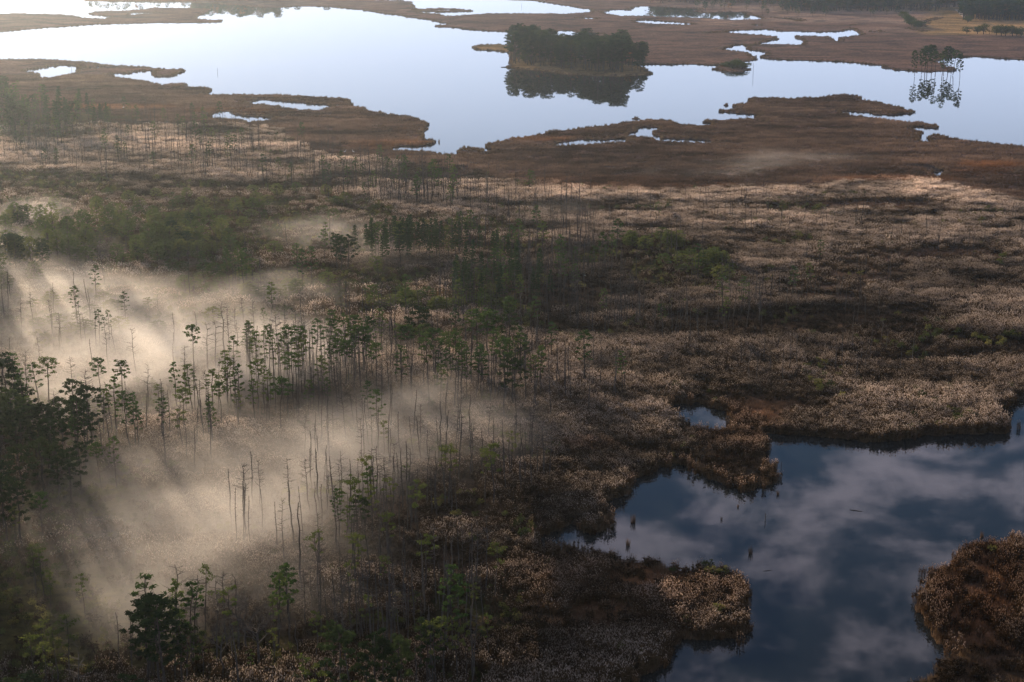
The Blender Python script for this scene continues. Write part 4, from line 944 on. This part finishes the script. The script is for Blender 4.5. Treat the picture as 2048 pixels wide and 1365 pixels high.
def mist(name, label, ells, bx, res, height, dens, seed, g_=.45, nscale=.035, cut=.38):
    x0, x1, y0, y1, z1 = bx; nx, ny = int((x1 - x0) / 6), int((y1 - y0) / 6)
    gx, gy = np.meshgrid(np.linspace(x0, x1, nx + 1), np.linspace(y0, y1, ny + 1)); gx, gy = gx.ravel(), gy.ravel()
    px_, py_ = pix(gx, gy); v = np.zeros(len(gx))
    for cx_, cy_, rx, ry, a in ells:
        d2 = ((px_ - cx_) / rx) ** 2 + ((py_ - cy_) / ry) ** 2; v += a * np.exp(-d2 * 1.5)
    v = np.clip(v, 0, 1.3)
    e = np.minimum.reduce([(gx - x0) / 20, (x1 - gx) / 20, (gy - y0) / 20, (y1 - gy) / 20]); v *= np.clip(e, 0, 1)
    idx = np.arange((nx + 1) * (ny + 1)).reshape(ny + 1, nx + 1); q = np.stack([idx[:-1, :-1], idx[:-1, 1:], idx[1:, 1:], idx[1:, :-1]], -1).reshape(-1, 4)
    me = bpy.data.meshes.new(name); me.from_pydata(np.column_stack([gx, gy, np.zeros(len(gx))]).tolist(), [], q.tolist())
    a = me.attributes.new('fog', 'FLOAT', 'POINT'); a.data.foreach_set('value', v.astype(np.float32))
    mat = vol_mat(name + '_air', (.97, .96, .95), dens, g_, True)
    ng = bpy.data.node_groups.new(name, 'GeometryNodeTree')
    ng.interface.new_socket('Geometry', in_out='INPUT', socket_type='NodeSocketGeometry'); ng.interface.new_socket('Geometry', in_out='OUTPUT', socket_type='NodeSocketGeometry')
    nn = ng.nodes.new; gi = nn('NodeGroupInput'); go = nn('NodeGroupOutput'); vc = nn('GeometryNodeVolumeCube'); sm_ = nn('GeometryNodeSetMaterial'); sm_.inputs['Material'].default_value = mat
    pos = nn('GeometryNodeInputPosition'); sp = nn('ShaderNodeSeparateXYZ'); cb = nn('ShaderNodeCombineXYZ'); lk = ng.links.new
    lk(pos.outputs[0], sp.inputs[0]); lk(sp.outputs[0], cb.inputs[0]); lk(sp.outputs[1], cb.inputs[1])
    ss = nn('GeometryNodeSampleNearestSurface'); ss.data_type = 'FLOAT'; na = nn('GeometryNodeInputNamedAttribute'); na.data_type = 'FLOAT'; na.inputs['Name'].default_value = 'fog'
    lk(gi.outputs[0], ss.inputs['Mesh']); lk(na.outputs[0], ss.inputs['Value']); lk(cb.outputs[0], ss.inputs['Sample Position'])
    def math_(op, a_, b_):
        m_ = nn('ShaderNodeMath'); m_.operation = op
        for i_, s_ in enumerate((a_, b_)):
            if s_ is None: continue
            if isinstance(s_, (int, float)): m_.inputs[i_].default_value = s_
            else: lk(s_, m_.inputs[i_])
        return m_.outputs[0]
    # wisps drawn out along the drift of the air
    vr = nn('ShaderNodeVectorRotate'); vr.rotation_type = 'Z_AXIS'; vr.inputs['Angle'].default_value = .45; lk(pos.outputs[0], vr.inputs['Vector'])
    mp = nn('ShaderNodeVectorMath'); mp.operation = 'MULTIPLY'; mp.inputs[1].default_value = (1.0, .62, 2.4); lk(vr.outputs[0], mp.inputs[0])
    nz = nn('ShaderNodeTexNoise'); nz.inputs['Scale'].default_value = nscale; nz.inputs['Detail'].default_value = 4.5; nz.inputs['Roughness'].default_value = .55; nz.inputs['Distortion'].default_value = .6
    lk(mp.outputs[0], nz.inputs['Vector'])
    nv = math_('MULTIPLY', math_('SUBTRACT', nz.outputs[0], cut), 4.2)
    top = math_('ADD', height, math_('MULTIPLY', ss.outputs[0], height * 1.1))
    zf = math_('SUBTRACT', 1.0, math_('DIVIDE', sp.outputs[2], top)); zf = math_('MAXIMUM', zf, 0.0)
    nc = nn('ShaderNodeClamp'); lk(nv, nc.inputs[0]); nc.inputs['Max'].default_value = 1.6
    d = math_('MULTIPLY', math_('MULTIPLY', ss.outputs[0], nc.outputs[0]), zf)
    d = math_('MAXIMUM', math_('SUBTRACT', d, .03), 0.0)
    lk(d, vc.inputs['Density']); vc.inputs['Background'].default_value = 0.0
    vc.inputs['Min'].default_value = (x0, y0, .2); vc.inputs['Max'].default_value = (x1, y1, z1)
    vc.inputs['Resolution X'].default_value = max(4, int((x1 - x0) / res)); vc.inputs['Resolution Y'].default_value = max(4, int((y1 - y0) / res)); vc.inputs['Resolution Z'].default_value = max(6, int(z1 / (res * .6)))
    lk(vc.outputs[0], sm_.inputs[0]); lk(sm_.outputs[0], go.inputs[0])
    o_ = obj(name, me); md = o_.modifiers.new('mist', 'NODES'); md.node_group = ng
    return tag(o_, label=label, kind='stuff')
mist('ground_mist', 'bright low mist lying over the reeds and between the trunks',
     [(200,690,340,75,.85),(90,600,210,60,.85),(100,510,170,34,.35),(-20,530,90,60,.8),(330,780,300,70,1.1),(580,740,240,70,.9),(430,620,200,45,.6),(80,440,90,26,.6),(650,480,140,34,.45),(780,530,110,30,.5),
      (600,600,110,30,.5),(880,860,190,80,.8),(560,980,260,90,.9),(430,880,160,60,.45),(230,1000,190,110,.65),(480,1090,290,85,.78),(430,1170,300,85,.85),(720,930,200,90,.75),(1000,900,160,60,.4),(260,1290,160,90,1.0),
      (100,830,160,60,.7),(120,1120,160,90,.6),(650,1240,130,60,.25),(1120,440,90,24,.4),(950,760,150,50,.3),(1200,720,200,50,.18)],
     (-330, 150, 235, 800, 26), 2.6, 6.5, .024, 3, .68, .050, .27)
mist('marsh_mist', 'faint pinkish mist drifting over the brown sedge', [(1400,352,140,8,.9),(1500,338,160,10,.9),(1600,322,160,9,.8),(1520,306,120,7,.4)], (0, 360, 690, 1000, 14), 3.5, 3.0, .018, 5, .6, .045, .36)
